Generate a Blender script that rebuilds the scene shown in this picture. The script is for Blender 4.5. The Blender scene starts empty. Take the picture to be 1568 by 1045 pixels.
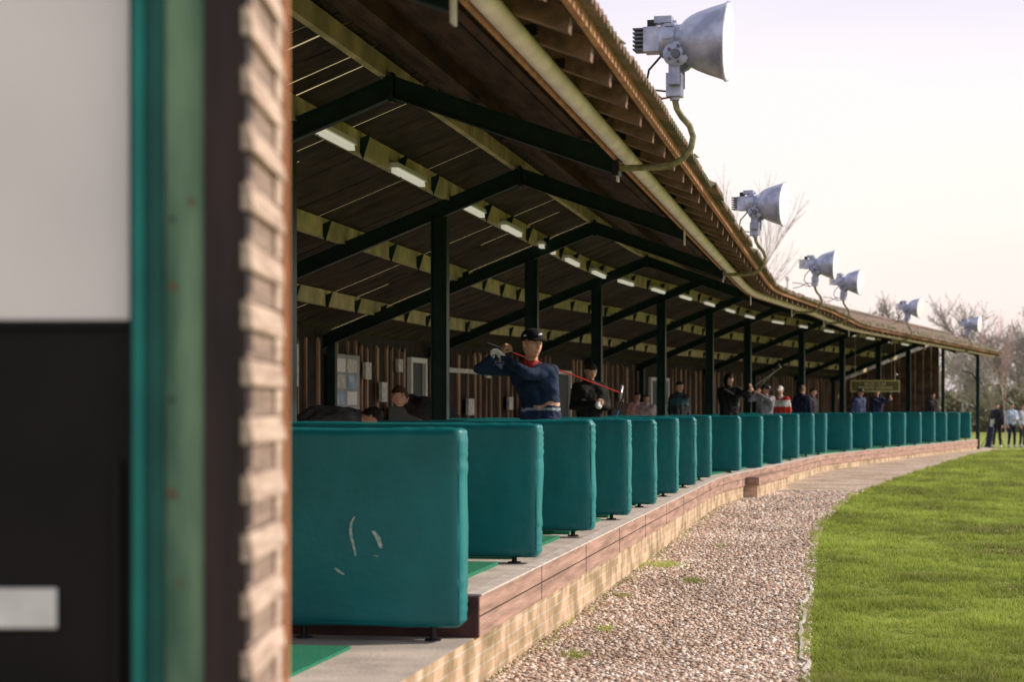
import bpy, bmesh, math, random
import numpy as np
from mathutils import Vector, Matrix, noise as mnoise
random.seed(7); np.random.seed(7)
D=bpy.data; SC=bpy.context.scene; COL=SC.collection
CZ=1.7; F=3049.0
R=math.radians
# ---------------------------------------------------------------- materials
MC={}
def new_mat(name):
    m=D.materials.new(name); m.use_nodes=True
    nt=m.node_tree; b=nt.nodes['Principled BSDF']
    return m,nt,b
def nd(nt,t,**k):
    n=nt.nodes.new(t)
    for a,v in k.items(): setattr(n,a,v)
    return n
def mat(name,c1,c2=None,rough=.7,scale=8,bump=0.0,bscale=None,metal=0,stretch=None,spec=.3,detail=5,lo=.35,hi=.65,coat=0,uv=False):
    if name in MC: return MC[name]
    m,nt,b=new_mat(name)
    b.inputs['Roughness'].default_value=rough; b.inputs['Metallic'].default_value=metal
    b.inputs['Specular IOR Level'].default_value=spec
    if coat: b.inputs['Coat Weight'].default_value=coat
    tc=nd(nt,'ShaderNodeTexCoord'); mp=nd(nt,'ShaderNodeMapping')
    nt.links.new(tc.outputs['UV' if uv else 'Object'],mp.inputs[0])
    if stretch: mp.inputs['Scale'].default_value=stretch
    n=nd(nt,'ShaderNodeTexNoise'); n.inputs['Scale'].default_value=scale; n.inputs['Detail'].default_value=detail
    nt.links.new(mp.outputs[0],n.inputs['Vector'])
    r=nd(nt,'ShaderNodeValToRGB')
    c2=c2 or tuple(x*.75 for x in c1)
    r.color_ramp.elements[0].position=lo; r.color_ramp.elements[1].position=hi
    r.color_ramp.elements[0].color=(*c2,1); r.color_ramp.elements[1].color=(*c1,1)
    nt.links.new(n.outputs[0],r.inputs[0]); nt.links.new(r.outputs[0],b.inputs['Base Color'])
    if bump:
        n2=nd(nt,'ShaderNodeTexNoise'); n2.inputs['Scale'].default_value=bscale or scale*3; n2.inputs['Detail'].default_value=4
        nt.links.new(mp.outputs[0],n2.inputs['Vector'])
        bp=nd(nt,'ShaderNodeBump'); bp.inputs['Strength'].default_value=bump; bp.inputs['Distance'].default_value=.02
        nt.links.new(n2.outputs[0],bp.inputs['Height']); nt.links.new(bp.outputs[0],b.inputs['Normal'])
    MC[name]=m; return m
def colmat(name,rough=.9,trans=0):
    m,nt,b=new_mat(name); a=nd(nt,'ShaderNodeAttribute',attribute_name='Col')
    nt.links.new(a.outputs['Color'],b.inputs['Base Color']); b.inputs['Roughness'].default_value=rough
    b.inputs['Specular IOR Level'].default_value=.2
    if trans:
        t=nd(nt,'ShaderNodeBsdfTranslucent'); nt.links.new(a.outputs['Color'],t.inputs[0])
        mx=nd(nt,'ShaderNodeMixShader'); mx.inputs[0].default_value=trans
        nt.links.new(b.outputs[0],mx.inputs[1]); nt.links.new(t.outputs[0],mx.inputs[2])
        nt.links.new(mx.outputs[0],nt.nodes['Material Output'].inputs[0])
    return m
# ---------------------------------------------------------------- mesh helpers
def mk(name,V,Fc,mats=None,mi=None,parent=None,smooth=False,uv=None,matrix=None):
    me=D.meshes.new(name); me.from_pydata([tuple(v) for v in V],[],[tuple(f) for f in Fc])
    for m in (mats if isinstance(mats,(list,tuple)) else [mats] if mats else []): me.materials.append(m)
    if mi is not None: me.polygons.foreach_set('material_index',np.array(mi,dtype=np.int32))
    if smooth: me.polygons.foreach_set('use_smooth',[True]*len(me.polygons))
    if uv is not None:
        l=me.uv_layers.new(name='UVMap'); flat=np.array([c for f in uv for c in f],dtype=np.float32).ravel(); l.data.foreach_set('uv',flat)
    me.update()
    o=D.objects.new(name,me); COL.objects.link(o)
    if matrix is not None: o.matrix_world=matrix
    if parent: o.parent=parent
    return o
def tri_mesh(name,V,T,col=None,m=None,parent=None,smooth=False):
    V=np.asarray(V,np.float32); T=np.asarray(T,np.int32)
    me=D.meshes.new(name); me.vertices.add(len(V)); me.vertices.foreach_set('co',V.ravel())
    me.loops.add(T.size); me.loops.foreach_set('vertex_index',T.ravel())
    me.polygons.add(len(T)); me.polygons.foreach_set('loop_start',np.arange(0,T.size,3,dtype=np.int32))
    if smooth: me.polygons.foreach_set('use_smooth',np.ones(len(T),bool))
    if col is not None:
        a=me.color_attributes.new('Col','FLOAT_COLOR','POINT'); a.data.foreach_set('color',np.asarray(col,np.float32).ravel())
    me.update(calc_edges=True); me.validate()
    if m: me.materials.append(m)
    o=D.objects.new(name,me); COL.objects.link(o)
    if parent: o.parent=parent
    return o
def empty(name,loc=(0,0,0)):
    e=D.objects.new(name,None); e.location=loc; e.empty_display_size=.2; COL.objects.link(e); return e
class MB:
    def __init__(s): s.V=[];s.F=[];s.M=[]
    def add(s,V,Fc,m=0):
        k=len(s.V); s.V+= [tuple(v) for v in V]; s.F+=[tuple(i+k for i in f) for f in Fc]; s.M+=[m]*len(Fc); return s
    def box(s,c,sz,m=0,rot=None):
        V=[Vector((x*sz[0]/2,y*sz[1]/2,z*sz[2]/2)) for x in(-1,1) for y in(-1,1) for z in(-1,1)]
        if rot: V=[rot@v for v in V]
        V=[v+Vector(c) for v in V]
        return s.add(V,[(0,1,3,2),(4,6,7,5),(0,4,5,1),(2,3,7,6),(0,2,6,4),(1,5,7,3)],m)
    def prism(s,P,Q,m=0):
        n=len(P); V=list(P)+list(Q)
        Fc=[(i,(i+1)%n,n+(i+1)%n,n+i) for i in range(n)]+[tuple(range(n))[::-1],tuple(range(n,2*n))]
        return s.add(V,Fc,m)
    def tube(s,pts,rad,n=10,m=0):
        pts=[Vector(p) for p in pts]; rings=[]
        if not isinstance(rad,(list,tuple)): rad=[rad]*len(pts)
        up=Vector((0,0,1)); pr=None
        for i,p in enumerate(pts):
            t=(pts[min(i+1,len(pts)-1)]-pts[max(i-1,0)]).normalized()
            if pr is None:
                a=t.cross(up); a=a if a.length>.1 else t.cross(Vector((1,0,0)))
            else: a=pr-t*pr.dot(t)
            a.normalize(); pr=a; b=t.cross(a)
            rings.append([p+(a*math.cos(k*2*math.pi/n)+b*math.sin(k*2*math.pi/n))*rad[i] for k in range(n)])
        V=[v for r in rings for v in r]; Fc=[]
        for i in range(len(pts)-1):
            for k in range(n): Fc.append((i*n+k,i*n+(k+1)%n,(i+1)*n+(k+1)%n,(i+1)*n+k))
        Fc+= [tuple(range(n))[::-1],tuple(range(len(V)-n,len(V)))]
        return s.add(V,Fc,m)
    def lathe(s,prof,axis,origin,n=28,m=0):
        ax=Vector(axis).normalized(); a=ax.orthogonal().normalized(); b=ax.cross(a); o=Vector(origin)
        V=[o+ax*x+(a*math.cos(k*2*math.pi/n)+b*math.sin(k*2*math.pi/n))*r for x,r in prof for k in range(n)]
        Fc=[(i*n+k,i*n+(k+1)%n,(i+1)*n+(k+1)%n,(i+1)*n+k) for i in range(len(prof)-1) for k in range(n)]
        return s.add(V,Fc,m)
    def make(s,name,mats,parent=None,smooth=False,bevel=0):
        o=mk(name,s.V,s.F,mats,s.M,parent,smooth)
        if smooth:
            md=o.modifiers.new('es','EDGE_SPLIT'); md.split_angle=R(40)
        if bevel:
            b=o.modifiers.new('bv','BEVEL'); b.width=bevel; b.segments=2; b.limit_method='ANGLE'
        return o
# ---------------------------------------------------------------- row path (front edge of the bays)
def edge_poly(y):
    if y<33: return -2.28+.173*y
    if y<50: return 3.43+(7.9-3.43)*(y-33)/17
    return 7.9+.386*(y-50)
ys=np.arange(2,78,.1); xs=np.array([edge_poly(y) for y in ys])
k=np.ones(31)/31; xp=np.concatenate([xs[0]-.0173*np.arange(15,0,-1),xs,xs[-1]+.0386*np.arange(1,16)]); xs=np.convolve(xp,k,'valid')
S=np.concatenate([[0],np.cumsum(np.hypot(np.diff(xs),np.diff(ys)))])
tx=np.gradient(xs,S); ty=np.gradient(ys,S)
def sY(y): return float(np.interp(y,ys,S))
def fr(s):
    x=np.interp(s,S,xs); y=np.interp(s,S,ys); a=np.interp(s,S,tx); b=np.interp(s,S,ty); l=math.hypot(a,b)
    return x,y,a/l,b/l
def pos(s,u,z):
    x,y,a,b=fr(s); return Vector((x+u*b,y-u*a,z+CZ))
def dz(s):
    y=np.interp(s,S,ys); return .15*min(1,max(0,(y-30)/12))
def gz(y):
    return -1.7+.2*min(1,max(0,(y-16)/44))
def sray(xpx,u=0.):
    t=(xpx-784)/F
    for s in np.arange(5,S[-1],.05):
        p=pos(s,u,0); v=p.x/p.y-t
        if v>0: return s
    return S[-1]
def extr(name,prof,s0,s1,step,m,parent=None,roof=False,zf=None,closed=True,smooth=False):
    n=max(2,int((s1-s0)/step)+1); ss=np.linspace(s0,s1,n); V=[];Fc=[];UV=[]
    L=[0]
    k=len(prof)
    for i in range(k): 
        a=prof[i];b=prof[(i+1)%k]; L.append(L[-1]+math.hypot(b[0]-a[0],b[1]-a[1]))
    for s in ss:
        d=dz(s) if roof else 0
        for (u,z) in prof:
            V.append(pos(s,u,z+d+(zf(s) if zf else 0)))
    kk=k if closed else k-1
    for i in range(n-1):
        for j in range(kk):
            j2=(j+1)%k
            Fc.append((i*k+j,i*k+j2,(i+1)*k+j2,(i+1)*k+j))
            UV.append([(ss[i],L[j]),(ss[i],L[j+1]),(ss[i+1],L[j+1]),(ss[i+1],L[j])])
    if closed:
        for base in (0,(n-1)*k):
            Fc.append(tuple(range(base,base+k))); UV.append([(p[0],p[1]) for p in prof])
    return mk(name,V,Fc,m,None,parent,smooth,UV)
def rect(u0,u1,z0,z1): return [(u0,z0),(u1,z0),(u1,z1),(u0,z1)]
# ---------------------------------------------------------------- material set
M_conc=mat('concrete_floor',(.56,.50,.45),(.36,.32,.29),.85,2.2,.25,40)
M_timber=mat('sleeper_timber',(.44,.285,.23),(.24,.155,.125),.8,6,.4,30,stretch=(1,.15,3))
M_rail=mat('edge_rail',(.70,.64,.60),(.46,.41,.39),.5,10)
M_green=mat('green_steel',(.007,.031,.027),(.004,.018,.017),.42,6,.05)
M_olive=mat('olive_purlin_paint',(.58,.48,.28),(.34,.29,.17),.7,3.5,.1)
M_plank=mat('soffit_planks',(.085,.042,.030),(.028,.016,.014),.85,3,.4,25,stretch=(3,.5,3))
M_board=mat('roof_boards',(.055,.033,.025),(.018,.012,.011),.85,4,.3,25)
M_gut=mat('gutter_cream',(.92,.82,.86),(.70,.61,.62),.5,4)
M_rust=mat('rust_batten',(.54,.27,.15),(.32,.165,.10),.7,9)
M_tail=mat('rafter_tail',(.24,.145,.105),(.11,.07,.055),.8,9,.3)
M_sheet=mat('corrugated_sheet',(.24,.155,.13),(.10,.10,.062),.9,1.6,.3,20,lo=.42,hi=.58)
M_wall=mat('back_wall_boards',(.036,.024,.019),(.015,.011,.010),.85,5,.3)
M_batten=mat('wall_battens',(.46,.29,.20),(.16,.10,.07),.8,2.2,.3,stretch=(1,1,.4))
M_white=mat('white_paint',(.80,.78,.80),(.72,.70,.72),.5,3)
M_pale=mat('pale_notice',(.7,.66,.62),(.4,.41,.44),.6,14)
M_matg=mat('hitting_mat_green',(.018,.21,.115),(.012,.14,.08),.9,60,.4,200)
M_vinyl=mat('teal_vinyl',(.003,.185,.205),(.0022,.128,.148),.42,1.6,.3,9,spec=.45)
M_alum=mat('cast_aluminium',(.46,.50,.64),(.24,.27,.37),.38,7,.15,metal=.45)
M_glass=mat('lamp_glass',(.86,.88,.92),(.75,.78,.84),.12,2,spec=.8)
M_pipe=mat('mossy_conduit',(.28,.25,.12),(.13,.13,.07),.6,20,.3)
M_black=mat('black_plastic',(.015,.015,.018),None,.4,5)
M_red=mat('red_shaft',(.5,.02,.01),None,.3,5)
M_chrome=mat('chrome_shaft',(.6,.62,.68),None,.2,5,metal=.8)
M_blue=mat('blue_shaft',(.05,.2,.55),None,.3,5)
def translucent():
    m,nt,b=new_mat('rooflight_strip'); t=nd(nt,'ShaderNodeBsdfTranslucent'); t.inputs[0].default_value=(.92,.84,.58,1)
    mx=nd(nt,'ShaderNodeMixShader'); mx.inputs[0].default_value=.95; b.inputs['Base Color'].default_value=(.5,.48,.3,1)
    nt.links.new(b.outputs[0],mx.inputs[1]); nt.links.new(t.outputs[0],mx.inputs[2]); nt.links.new(mx.outputs[0],nt.nodes['Material Output'].inputs[0]); return m
M_strip=translucent()
def tube_light():
    m,nt,b=new_mat('fluorescent_tube'); b.inputs['Base Color'].default_value=(.8,.8,.74,1)
    b.inputs['Emission Color'].default_value=(1,.95,.80,1); b.inputs['Emission Strength'].default_value=.38
    return m
M_tube=tube_light()
def brick():
    m,nt,b=new_mat('buff_brick'); tc=nd(nt,'ShaderNodeTexCoord'); br=nd(nt,'ShaderNodeTexBrick')
    br.inputs['Scale'].default_value=1; br.inputs['Brick Width'].default_value=.225; br.inputs['Row Height'].default_value=.075
    br.inputs['Mortar Size'].default_value=.007; br.inputs['Color1'].default_value=(.58,.42,.31,1); br.inputs['Color2'].default_value=(.42,.32,.20,1); br.inputs['Mortar'].default_value=(.55,.49,.44,1)
    nt.links.new(tc.outputs['UV'],br.inputs['Vector'])
    n=nd(nt,'ShaderNodeTexNoise'); n.inputs['Scale'].default_value=3.5; n.inputs['Detail'].default_value=7; nt.links.new(tc.outputs['Object'],n.inputs['Vector'])
    mx=nd(nt,'ShaderNodeMixRGB',blend_type='MULTIPLY'); mx.inputs[0].default_value=.9
    r=nd(nt,'ShaderNodeValToRGB'); r.color_ramp.elements[0].position=.38; r.color_ramp.elements[0].color=(.42,.40,.28,1); r.color_ramp.elements[1].position=.62; r.color_ramp.elements[1].color=(1.1,1.05,1,1)
    nt.links.new(n.outputs[0],r.inputs[0]); nt.links.new(br.outputs[0],mx.inputs[1]); nt.links.new(r.outputs[0],mx.inputs[2]); nt.links.new(mx.outputs[0],b.inputs['Base Color'])
    bp=nd(nt,'ShaderNodeBump'); bp.inputs['Strength'].default_value=.5; bp.inputs['Distance'].default_value=.01; bp.invert=True
    nt.links.new(br.outputs['Fac'],bp.inputs['Height']); nt.links.new(bp.outputs[0],b.inputs['Normal']); b.inputs['Roughness'].default_value=.9
    return m
M_brick=brick()
# ================================================================ BUILDING
B=empty('driving_range_building')
sA=sY(4.9); sE=sY(75.0); sD=sY(12.05)
Z0=-1.13; ZL=-1.38
extr('bay_floor',rect(-5.0,-.13,-1.6,Z0-.003),sD,sE,.5,M_conc,B)
extr('lower_floor',rect(-5.0,-.03,-1.6,ZL),sA-1.5,sD-.003,.5,M_conc,B)
extr('timber_edge',rect(-.13,0,ZL+.002,Z0),sD,sE,.4,M_timber,B)
extr('edge_rail_strip',rect(-.10,.012,Z0+.002,Z0+.014),sD,sE,.4,M_rail,B)
extr('timber_joint',rect(-.12,.004,Z0-.125,Z0-.118),sD,sE,.4,M_wall,B)
mb=MB(); s=sD+2.4
while s<sE:
    mb.prism([pos(s,-.05,ZL+.004),pos(s+.008,-.05,ZL+.004),pos(s+.008,.003,ZL+.004),pos(s,.003,ZL+.004)],[pos(s,-.05,Z0-.002),pos(s+.008,-.05,Z0-.002),pos(s+.008,.003,Z0-.002),pos(s,.003,Z0-.002)]); s+=2.4
mb.make('timber_butt_joints',[M_wall],B)
extr('brick_plinth',rect(-.2,-.025,-2.0,ZL-.002),sA-1.5,sE,.4,M_brick,B)
mb=MB(); 
p=[pos(sD-.04,-5,ZL+.002),pos(sD-.04,0,ZL+.002),pos(sD-.04,0,Z0),pos(sD-.04,-5,Z0)]; q=[pos(sD-.002,-5,ZL+.002),pos(sD-.002,0,ZL+.002),pos(sD-.002,0,Z0),pos(sD-.002,-5,Z0)]
mb.prism(p,q); mb.make('deck_end_board',[mat('dark_red_timber',(.10,.045,.04),(.05,.026,.024),.8,6)],B)
a,b_=sY(36.0),sY(40.4)
extr('step_plinth',rect(-.02,.22,-2.0,-1.36),a,b_,.4,M_brick,B)
extr('step_timber',rect(.003,.25,-1.357,-1.22),a,b_,.4,M_timber,B)
def zt(u): return 2.52-.36*(u+1.2) if u>-1.2 else 2.52-.40*(-1.2-u)
def zs(u): return zt(u)+.24
def corr(name,us,s0,s1):
    st=.025; n=int((s1-s0)/st); V=[];Fc=[]; k=len(us)
    jl=[random.Random(q).uniform(-.025,.025) for q in range(200)]
    for i in range(n):
        s=s0+i*st; jj=jl[int(s/1.05)]
        for u in us: V.append(pos(s,u+(jj if u>1 else 0),zs(u)+dz(s)+.026*math.sin(2*math.pi*s/.15)))
    for i in range(n-1):
        for j in range(k-1): Fc.append((i*k+j,i*k+j+1,(i+1)*k+j+1,(i+1)*k+j))
    o=mk(name,V,Fc,M_sheet,None,B,True); sd=o.modifiers.new('s','SOLIDIFY'); sd.thickness=.010; return o
corr('front_roof_sheet',[-1.2,-.4,.4,1.02],sA,sE)
extr('ridge_cap',[(-1.42,zs(-1.42)+.05),(-1.2,zs(-1.2)+.065),(-.98,zs(-.98)+.05),(-.98,zs(-.98)+.035),(-1.2,zs(-1.2)+.05),(-1.42,zs(-1.42)+.035)],sA,sE,.5,M_sheet,B,True)
mb=MB(); rm=random.Random(8)
def blob(c,r,m=0):
    n=6; V=[c+Vector((0,0,r*.6))]+[c+Vector((math.cos(k*math.pi/3)*r*rm.uniform(.7,1.2),math.sin(k*math.pi/3)*r*rm.uniform(.7,1.2),-r*.3)) for k in range(n)]
    mb.add(V,[(0,1+k,1+(k+1)%n) for k in range(n)],m)
for _ in range(3200):
    s=sA+rm.random()*(sE-sA-.5); u=1.0-abs(rm.gauss(0,.35)) if rm.random()<.7 else rm.uniform(-1.2,1)
    if u<-1.2: continue
    blob(pos(s,u,zs(u)+dz(s)+.026*math.sin(2*math.pi*s/.15)+.012),rm.uniform(.012,.038))
mb.make('roof_moss',[mat('moss',(.12,.13,.045),(.07,.075,.03),.95,20)],B)
u=-1.18; i=0
while u<.9:
    z=lambda q:zs(q)-.05
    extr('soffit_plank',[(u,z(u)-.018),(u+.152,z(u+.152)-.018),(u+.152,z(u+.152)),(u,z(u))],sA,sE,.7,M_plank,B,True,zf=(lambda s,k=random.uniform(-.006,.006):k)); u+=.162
mb=MB(); s=sA; rnd=random.Random(11)
def slab(s0,s1,ua,ub,m,h0=-.05,h1=-.03):
    A=[pos(s0,ua,zs(ua)+h0+dz(s0)),pos(s1,ua,zs(ua)+h0+dz(s1)),pos(s1,ua,zs(ua)+h1+dz(s1)),pos(s0,ua,zs(ua)+h1+dz(s0))]
    C=[pos(s0,ub,zs(ub)+h0+dz(s0)),pos(s1,ub,zs(ub)+h0+dz(s1)),pos(s1,ub,zs(ub)+h1+dz(s1)),pos(s0,ub,zs(ub)+h1+dz(s0))]
    mb.prism(A,C,m)
while s<sE-.5:
    w=rnd.uniform(.30,.40); near=s<sY(30)
    slab(s,s+w,-5.2,-1.2,0,-.05+rnd.uniform(-.006,.004),-.03)
    g=rnd.choice((.05,.065,.035,.025)) if near else .012
    u0=-5.2
    while u0<-1.2-.01:
        u1=min(-1.2,u0+rnd.uniform(.3,1.3)); lit=rnd.random()<(.66 if near else .2)
        if lit: slab(s+w,s+w+g,u0,u1,1,-.041,-.036)
        else: slab(s+w,s+w+g,u0,u1,0,-.046,-.034)
        u0=u1
    s+=w+g
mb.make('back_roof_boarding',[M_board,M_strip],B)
for uu in (-1.27,-.55,.25):
    extr('front_purlin',rect(uu-.03,uu+.03,zt(uu)+.02,zs(uu)-.075),sA,sE,.7,M_olive if uu<-1 else M_plank,B,True)
PU=(-1.98,-3.1,-4.25)
for uu in PU: extr('back_purlin',rect(uu-.035,uu+.035,zt(uu)-.01,zs(uu)-.058),sA,sE,.7,M_olive,B,True)
mb=MB()
for uu in PU:
    s=sA+.4
    while s<sE-1:
        P=[pos(s,uu+.036,zt(uu)+.0+dz(s)),pos(s,uu+.036,zt(uu)+.12+dz(s)),pos(s,uu+.13,zt(uu)+.16+dz(s)),pos(s,uu+.06,zt(uu)-.06+dz(s))]
        Q=[v+Vector((0,.05,0)) for v in P]; mb.prism(P,Q); s+=1.45
mb.make('purlin_cleats',[M_green],B)
def circ(u,z,r,n=10): return [(u+r*math.cos(i*2*math.pi/n),z+r*math.sin(i*2*math.pi/n)) for i in range(n)]
zg=zs(.56)-.235
extr('gutter',circ(.56,zg,.055,12),sA,sE,.5,M_gut,B,True,smooth=True)
extr('gutter_lip',rect(.485,.507,zg-.05,zg-.025),sA,sE,.5,M_rust,B,True)
extr('eaves_batten',rect(.90,.935,zs(.92)-.10,zs(.92)-.035),sA,sE,.5,M_rust,B,True)
mb=MB(); s=sA+.1
while s<sE-.1:
    d=dz(s)
    prof=[(.30,zs(.3)-.18),(.88,zs(.88)-.19),(.895,zs(.895)-.05),(.30,zs(.3)-.075)]
    mb.prism([pos(s,u,z+d) for u,z in prof],[pos(s+.10,u,z+d) for u,z in prof]); s+=.80
mb.make('rafter_tails',[M_tail],B)
mb=MB(); s=sA+.5
while s<sE:
    d=dz(s); mb.prism([pos(s,.49,zg+.03+d),pos(s,.63,zg+.03+d),pos(s,.63,zg+.09+d),pos(s,.49,zg+.09+d)],[pos(s+.03,.49,zg+.03+d),pos(s+.03,.63,zg+.03+d),pos(s+.03,.63,zg+.09+d),pos(s+.03,.49,zg+.09+d)]); s+=1.0
mb.make('gutter_brackets',[M_black],B)
TY=[8.8,14.8,20.5,26.4,32.8,38.7,44.5,50,55.8,61,66.6,72]
def ibeam(mb,s,ua,ub,zf,dep,m=0,w=.09):
    d=dz(s)
    for (h0,h1,ww) in ((0,.012,w),(.012,dep-.012,.012),(dep-.012,dep,w)):
        P=[];Q=[]
        for (uu,lst) in ((ua,P),(ub,Q)):
            zt_=zf(uu)+d
            for ds,hh in ((-ww/2,h0),(ww/2,h0),(ww/2,h1),(-ww/2,h1)): lst.append(pos(s+ds,uu,zt_-dep+hh))
        mb.prism(P,Q,m)
for kx,ty_ in enumerate(TY):
    s=sY(ty_); mb=MB(); d=dz(s)
    ibeam(mb,s,-1.2,.50,zt,.17); ibeam(mb,s,-4.95,-1.2,zt,.17)
    mb.prism([pos(s-.055,-1.215,zt(-1.2)-.2+d),pos(s-.055,-1.185,zt(-1.2)-.2+d),pos(s-.055,-1.185,zt(-1.2)+.02+d),pos(s-.055,-1.215,zt(-1.2)+.02+d)],
             [pos(s+.055,-1.215,zt(-1.2)-.2+d),pos(s+.055,-1.185,zt(-1.2)-.2+d),pos(s+.055,-1.185,zt(-1.2)+.02+d),pos(s+.055,-1.215,zt(-1.2)+.02+d)],0)
    for uu in (-1.30,-1.10):
        for hh in (-.05,-.11): mb.lathe([(0,.0),(0,.009),(.012,.009),(.012,0)],(0,-1,0),pos(s-.006,uu,zt(uu)+hh+d),6,0)
    mb.prism([pos(s-.05,.502,zt(.5)-.22+d),pos(s-.05,.515,zt(.5)-.22+d),pos(s-.05,.515,zt(.5)+.0+d),pos(s-.05,.502,zt(.5)+.0+d)],
             [pos(s+.05,.502,zt(.5)-.22+d),pos(s+.05,.515,zt(.5)-.22+d),pos(s+.05,.515,zt(.5)+.0+d),pos(s+.05,.502,zt(.5)+.0+d)],1)
    zf=ZL if ty_<12 else Z0
    up=-2.05
    top=zt(up)+d-.172
    for (u0,u1,w) in ((up-.085,up-.073,.15),(up+.073,up+.085,.15),(up-.073,up+.073,.014)):
        lo=zf; 
        P=[pos(s-w/2,u0,lo),pos(s-w/2,u1,lo),pos(s+w/2,u1,lo),pos(s+w/2,u0,lo)]
        Q=[pos(s-w/2,u0,top),pos(s-w/2,u1,top+.02),pos(s+w/2,u1,top+.02),pos(s+w/2,u0,top)]
        mb.prism(P,Q,0)
    for u0,u1,w in ((-4.88,-4.76,.12),):
        P=[pos(s-w/2,u0,zf),pos(s-w/2,u1,zf),pos(s+w/2,u1,zf),pos(s+w/2,u0,zf)]
        Q=[pos(s-w/2,u0,zt(u0)+d-.175),pos(s-w/2,u1,zt(u1)+d-.175),pos(s+w/2,u1,zt(u1)+d-.175),pos(s+w/2,u0,zt(u0)+d-.175)]
        mb.prism(P,Q,0)
    mb.make('portal_frame',[M_green,M_rail],B)
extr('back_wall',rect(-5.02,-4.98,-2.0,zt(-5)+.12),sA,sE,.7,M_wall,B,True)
DOORS=[(31.6,1.0),(41.5,1.6),(51,1.6)]
def indoor(s): return any(sY(y0)-.15<s<sY(y0)+w+.05 for y0,w in DOORS)
mb=MB(); s=sA+.2
while s<sE-.1:
    w=random.choice((.05,.08,.12)); d=dz(s)
    if not indoor(s):
        P=[pos(s,-4.978,Z0+.02),pos(s+w,-4.978,Z0+.02),pos(s+w,-4.94,Z0+.02),pos(s,-4.94,Z0+.02)]
        Q=[v+Vector((0,0,zt(-4.95)+d-.0-Z0+random.uniform(-.16,-.01))) for v in P]; mb.prism(P,Q)
    s+=random.choice((.40,.46,.62,.34))
mb.make('wall_battens',[M_batten],B)
for y0,w in DOORS:
    s=sY(y0); mb=MB()
    def vbar(sa,sb,z0,z1,m,u0=-4.975,u1=-4.90): mb.prism([pos(sa,u0,z0),pos(sb,u0,z0),pos(sb,u1,z0),pos(sa,u1,z0)],[pos(sa,u0,z1),pos(sb,u0,z1),pos(sb,u1,z1),pos(sa,u1,z1)],m)
    vbar(s,s+.09,Z0,.86,0); vbar(s+w-.09,s+w,Z0,.86,0); vbar(s+.092,s+w-.092,.78,.86,0); vbar(s+.092,s+w-.092,Z0,.778,1,-4.976,-4.965)
    mb.make('doorway',[M_white,mat('door_dark',(.02,.03,.03),None,.4,5)],B)
for sa,sb in ((sA,sY(31.2)),(sY(33),sY(41.2)),(sY(43.4),sY(50.7)),(sY(53),sE)): extr('wall_rail',rect(-4.938,-4.90,-.62,-.52),sa,sb,.7,M_batten,B)
extr('wall_head_rail',rect(-4.936,-4.88,.66,.74),sY(33.4),sY(37),.7,M_pale,B)
mb=MB()
for (u0,u1) in [(-5+.3*i,-5+.3*i+.285) for i in range(12)]:
    zz=lambda q: zt(q)+.15-.02
    P=[pos(sE-.25,u0,Z0),pos(sE-.25,u1,Z0),pos(sE-.25,u1,zz(u1)),pos(sE-.25,u0,zz(u0))]; Q=[v+Vector((.02,.05,0)) for v in P]
    mb.prism(P,Q)
mb.make('end_wall',[mat('end_wall_boards',(.15,.09,.06),(.06,.04,.03),.85,4,.3)],B)
mb=MB()
for uu in (-3.9,-2.6,-1.3,.0):
    top=zt(uu)+.15
    P=[pos(sE-.05,uu-.06,-1.7),pos(sE-.05,uu+.06,-1.7),pos(sE+.07,uu+.06,-1.7),pos(sE+.07,uu-.06,-1.7)]; mb.prism(P,[v+Vector((0,0,top+1.7)) for v in P])
mb.make('end_posts',[M_green],B)
for i,yy in enumerate([10.2,12.9,15.1,17.8,20.9,23.4,26.2,28.6,31.5,34,37,40,43,46,49,52,55,58,61,64,67,70]):
    s=sY(yy); d=dz(s); uu=-1.9; z=zt(uu)-.03+d; mb=MB()
    s1=s+1.2
    for (du,dz0,dz1,m) in ((.05,.0,.045,0),(.028,-.045,-.001,1)):
        P=[pos(s,uu-du,z+dz0),pos(s,uu+du,z+dz0),pos(s,uu+du*.8,z+dz1),pos(s,uu-du*.8,z+dz1)]
        Q=[pos(s1,uu-du,z+dz0),pos(s1,uu+du,z+dz0),pos(s1,uu+du*.8,z+dz1),pos(s1,uu-du*.8,z+dz1)]
        mb.prism(P,Q,m)
    mb.make('fluorescent_batten_light',[M_white,M_tube],B)
def wallpanel(name,y0,w,z0,z1,m,u=-4.93,th=.03):
    s=sY(y0); P=[pos(s,u,z0),pos(s+w,u,z0),pos(s+w,u,z1),pos(s,u,z1)]; Q=[pos(s,u+th,z0),pos(s+w,u+th,z0),pos(s+w,u+th,z1),pos(s,u+th,z1)]
    mb=MB(); mb.prism(P,Q); return mb
mb=wallpanel('n',26.6,1.5,-.2,.78,0,u=-4.89); mb.make('notice_board_frame',[mat('board_grey',(.35,.36,.38),None,.6,6)],B)
nb=MB()
for r_ in range(4):
    for c in range(2):
        m_=wallpanel('x',26.7+c*.66,.56,-.16+r_*.23,.03+r_*.23,0,u=-4.858,th=.004); nb.add(m_.V,m_.F,(r_*2+c)%3)
nb.make('notice_sheets',[M_white,M_pale,mat('blue_sheet',(.10,.25,.5),(.5,.55,.6),.6,5)],B)
for y0,z0,z1,w in ((24.3,.30,.85,.6),(28.4,.45,.70,.35),(29.4,.12,.42,.35),(30.5,.60,.80,.3),(34.8,-.1,.2,.4),(37.6,.0,.25,.3),(40,.1,.3,.4),(44.5,.2,.4,.3),(36,.6,.8,.3),(48,.2,.45,.4),(56,.3,.55,.6),(59,.1,.4,.4)):
    mm=wallpanel('x',y0,w,z0,z1,0,u=-4.9,th=.05); mm.make('wall_notice',[M_pale],B)
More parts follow.
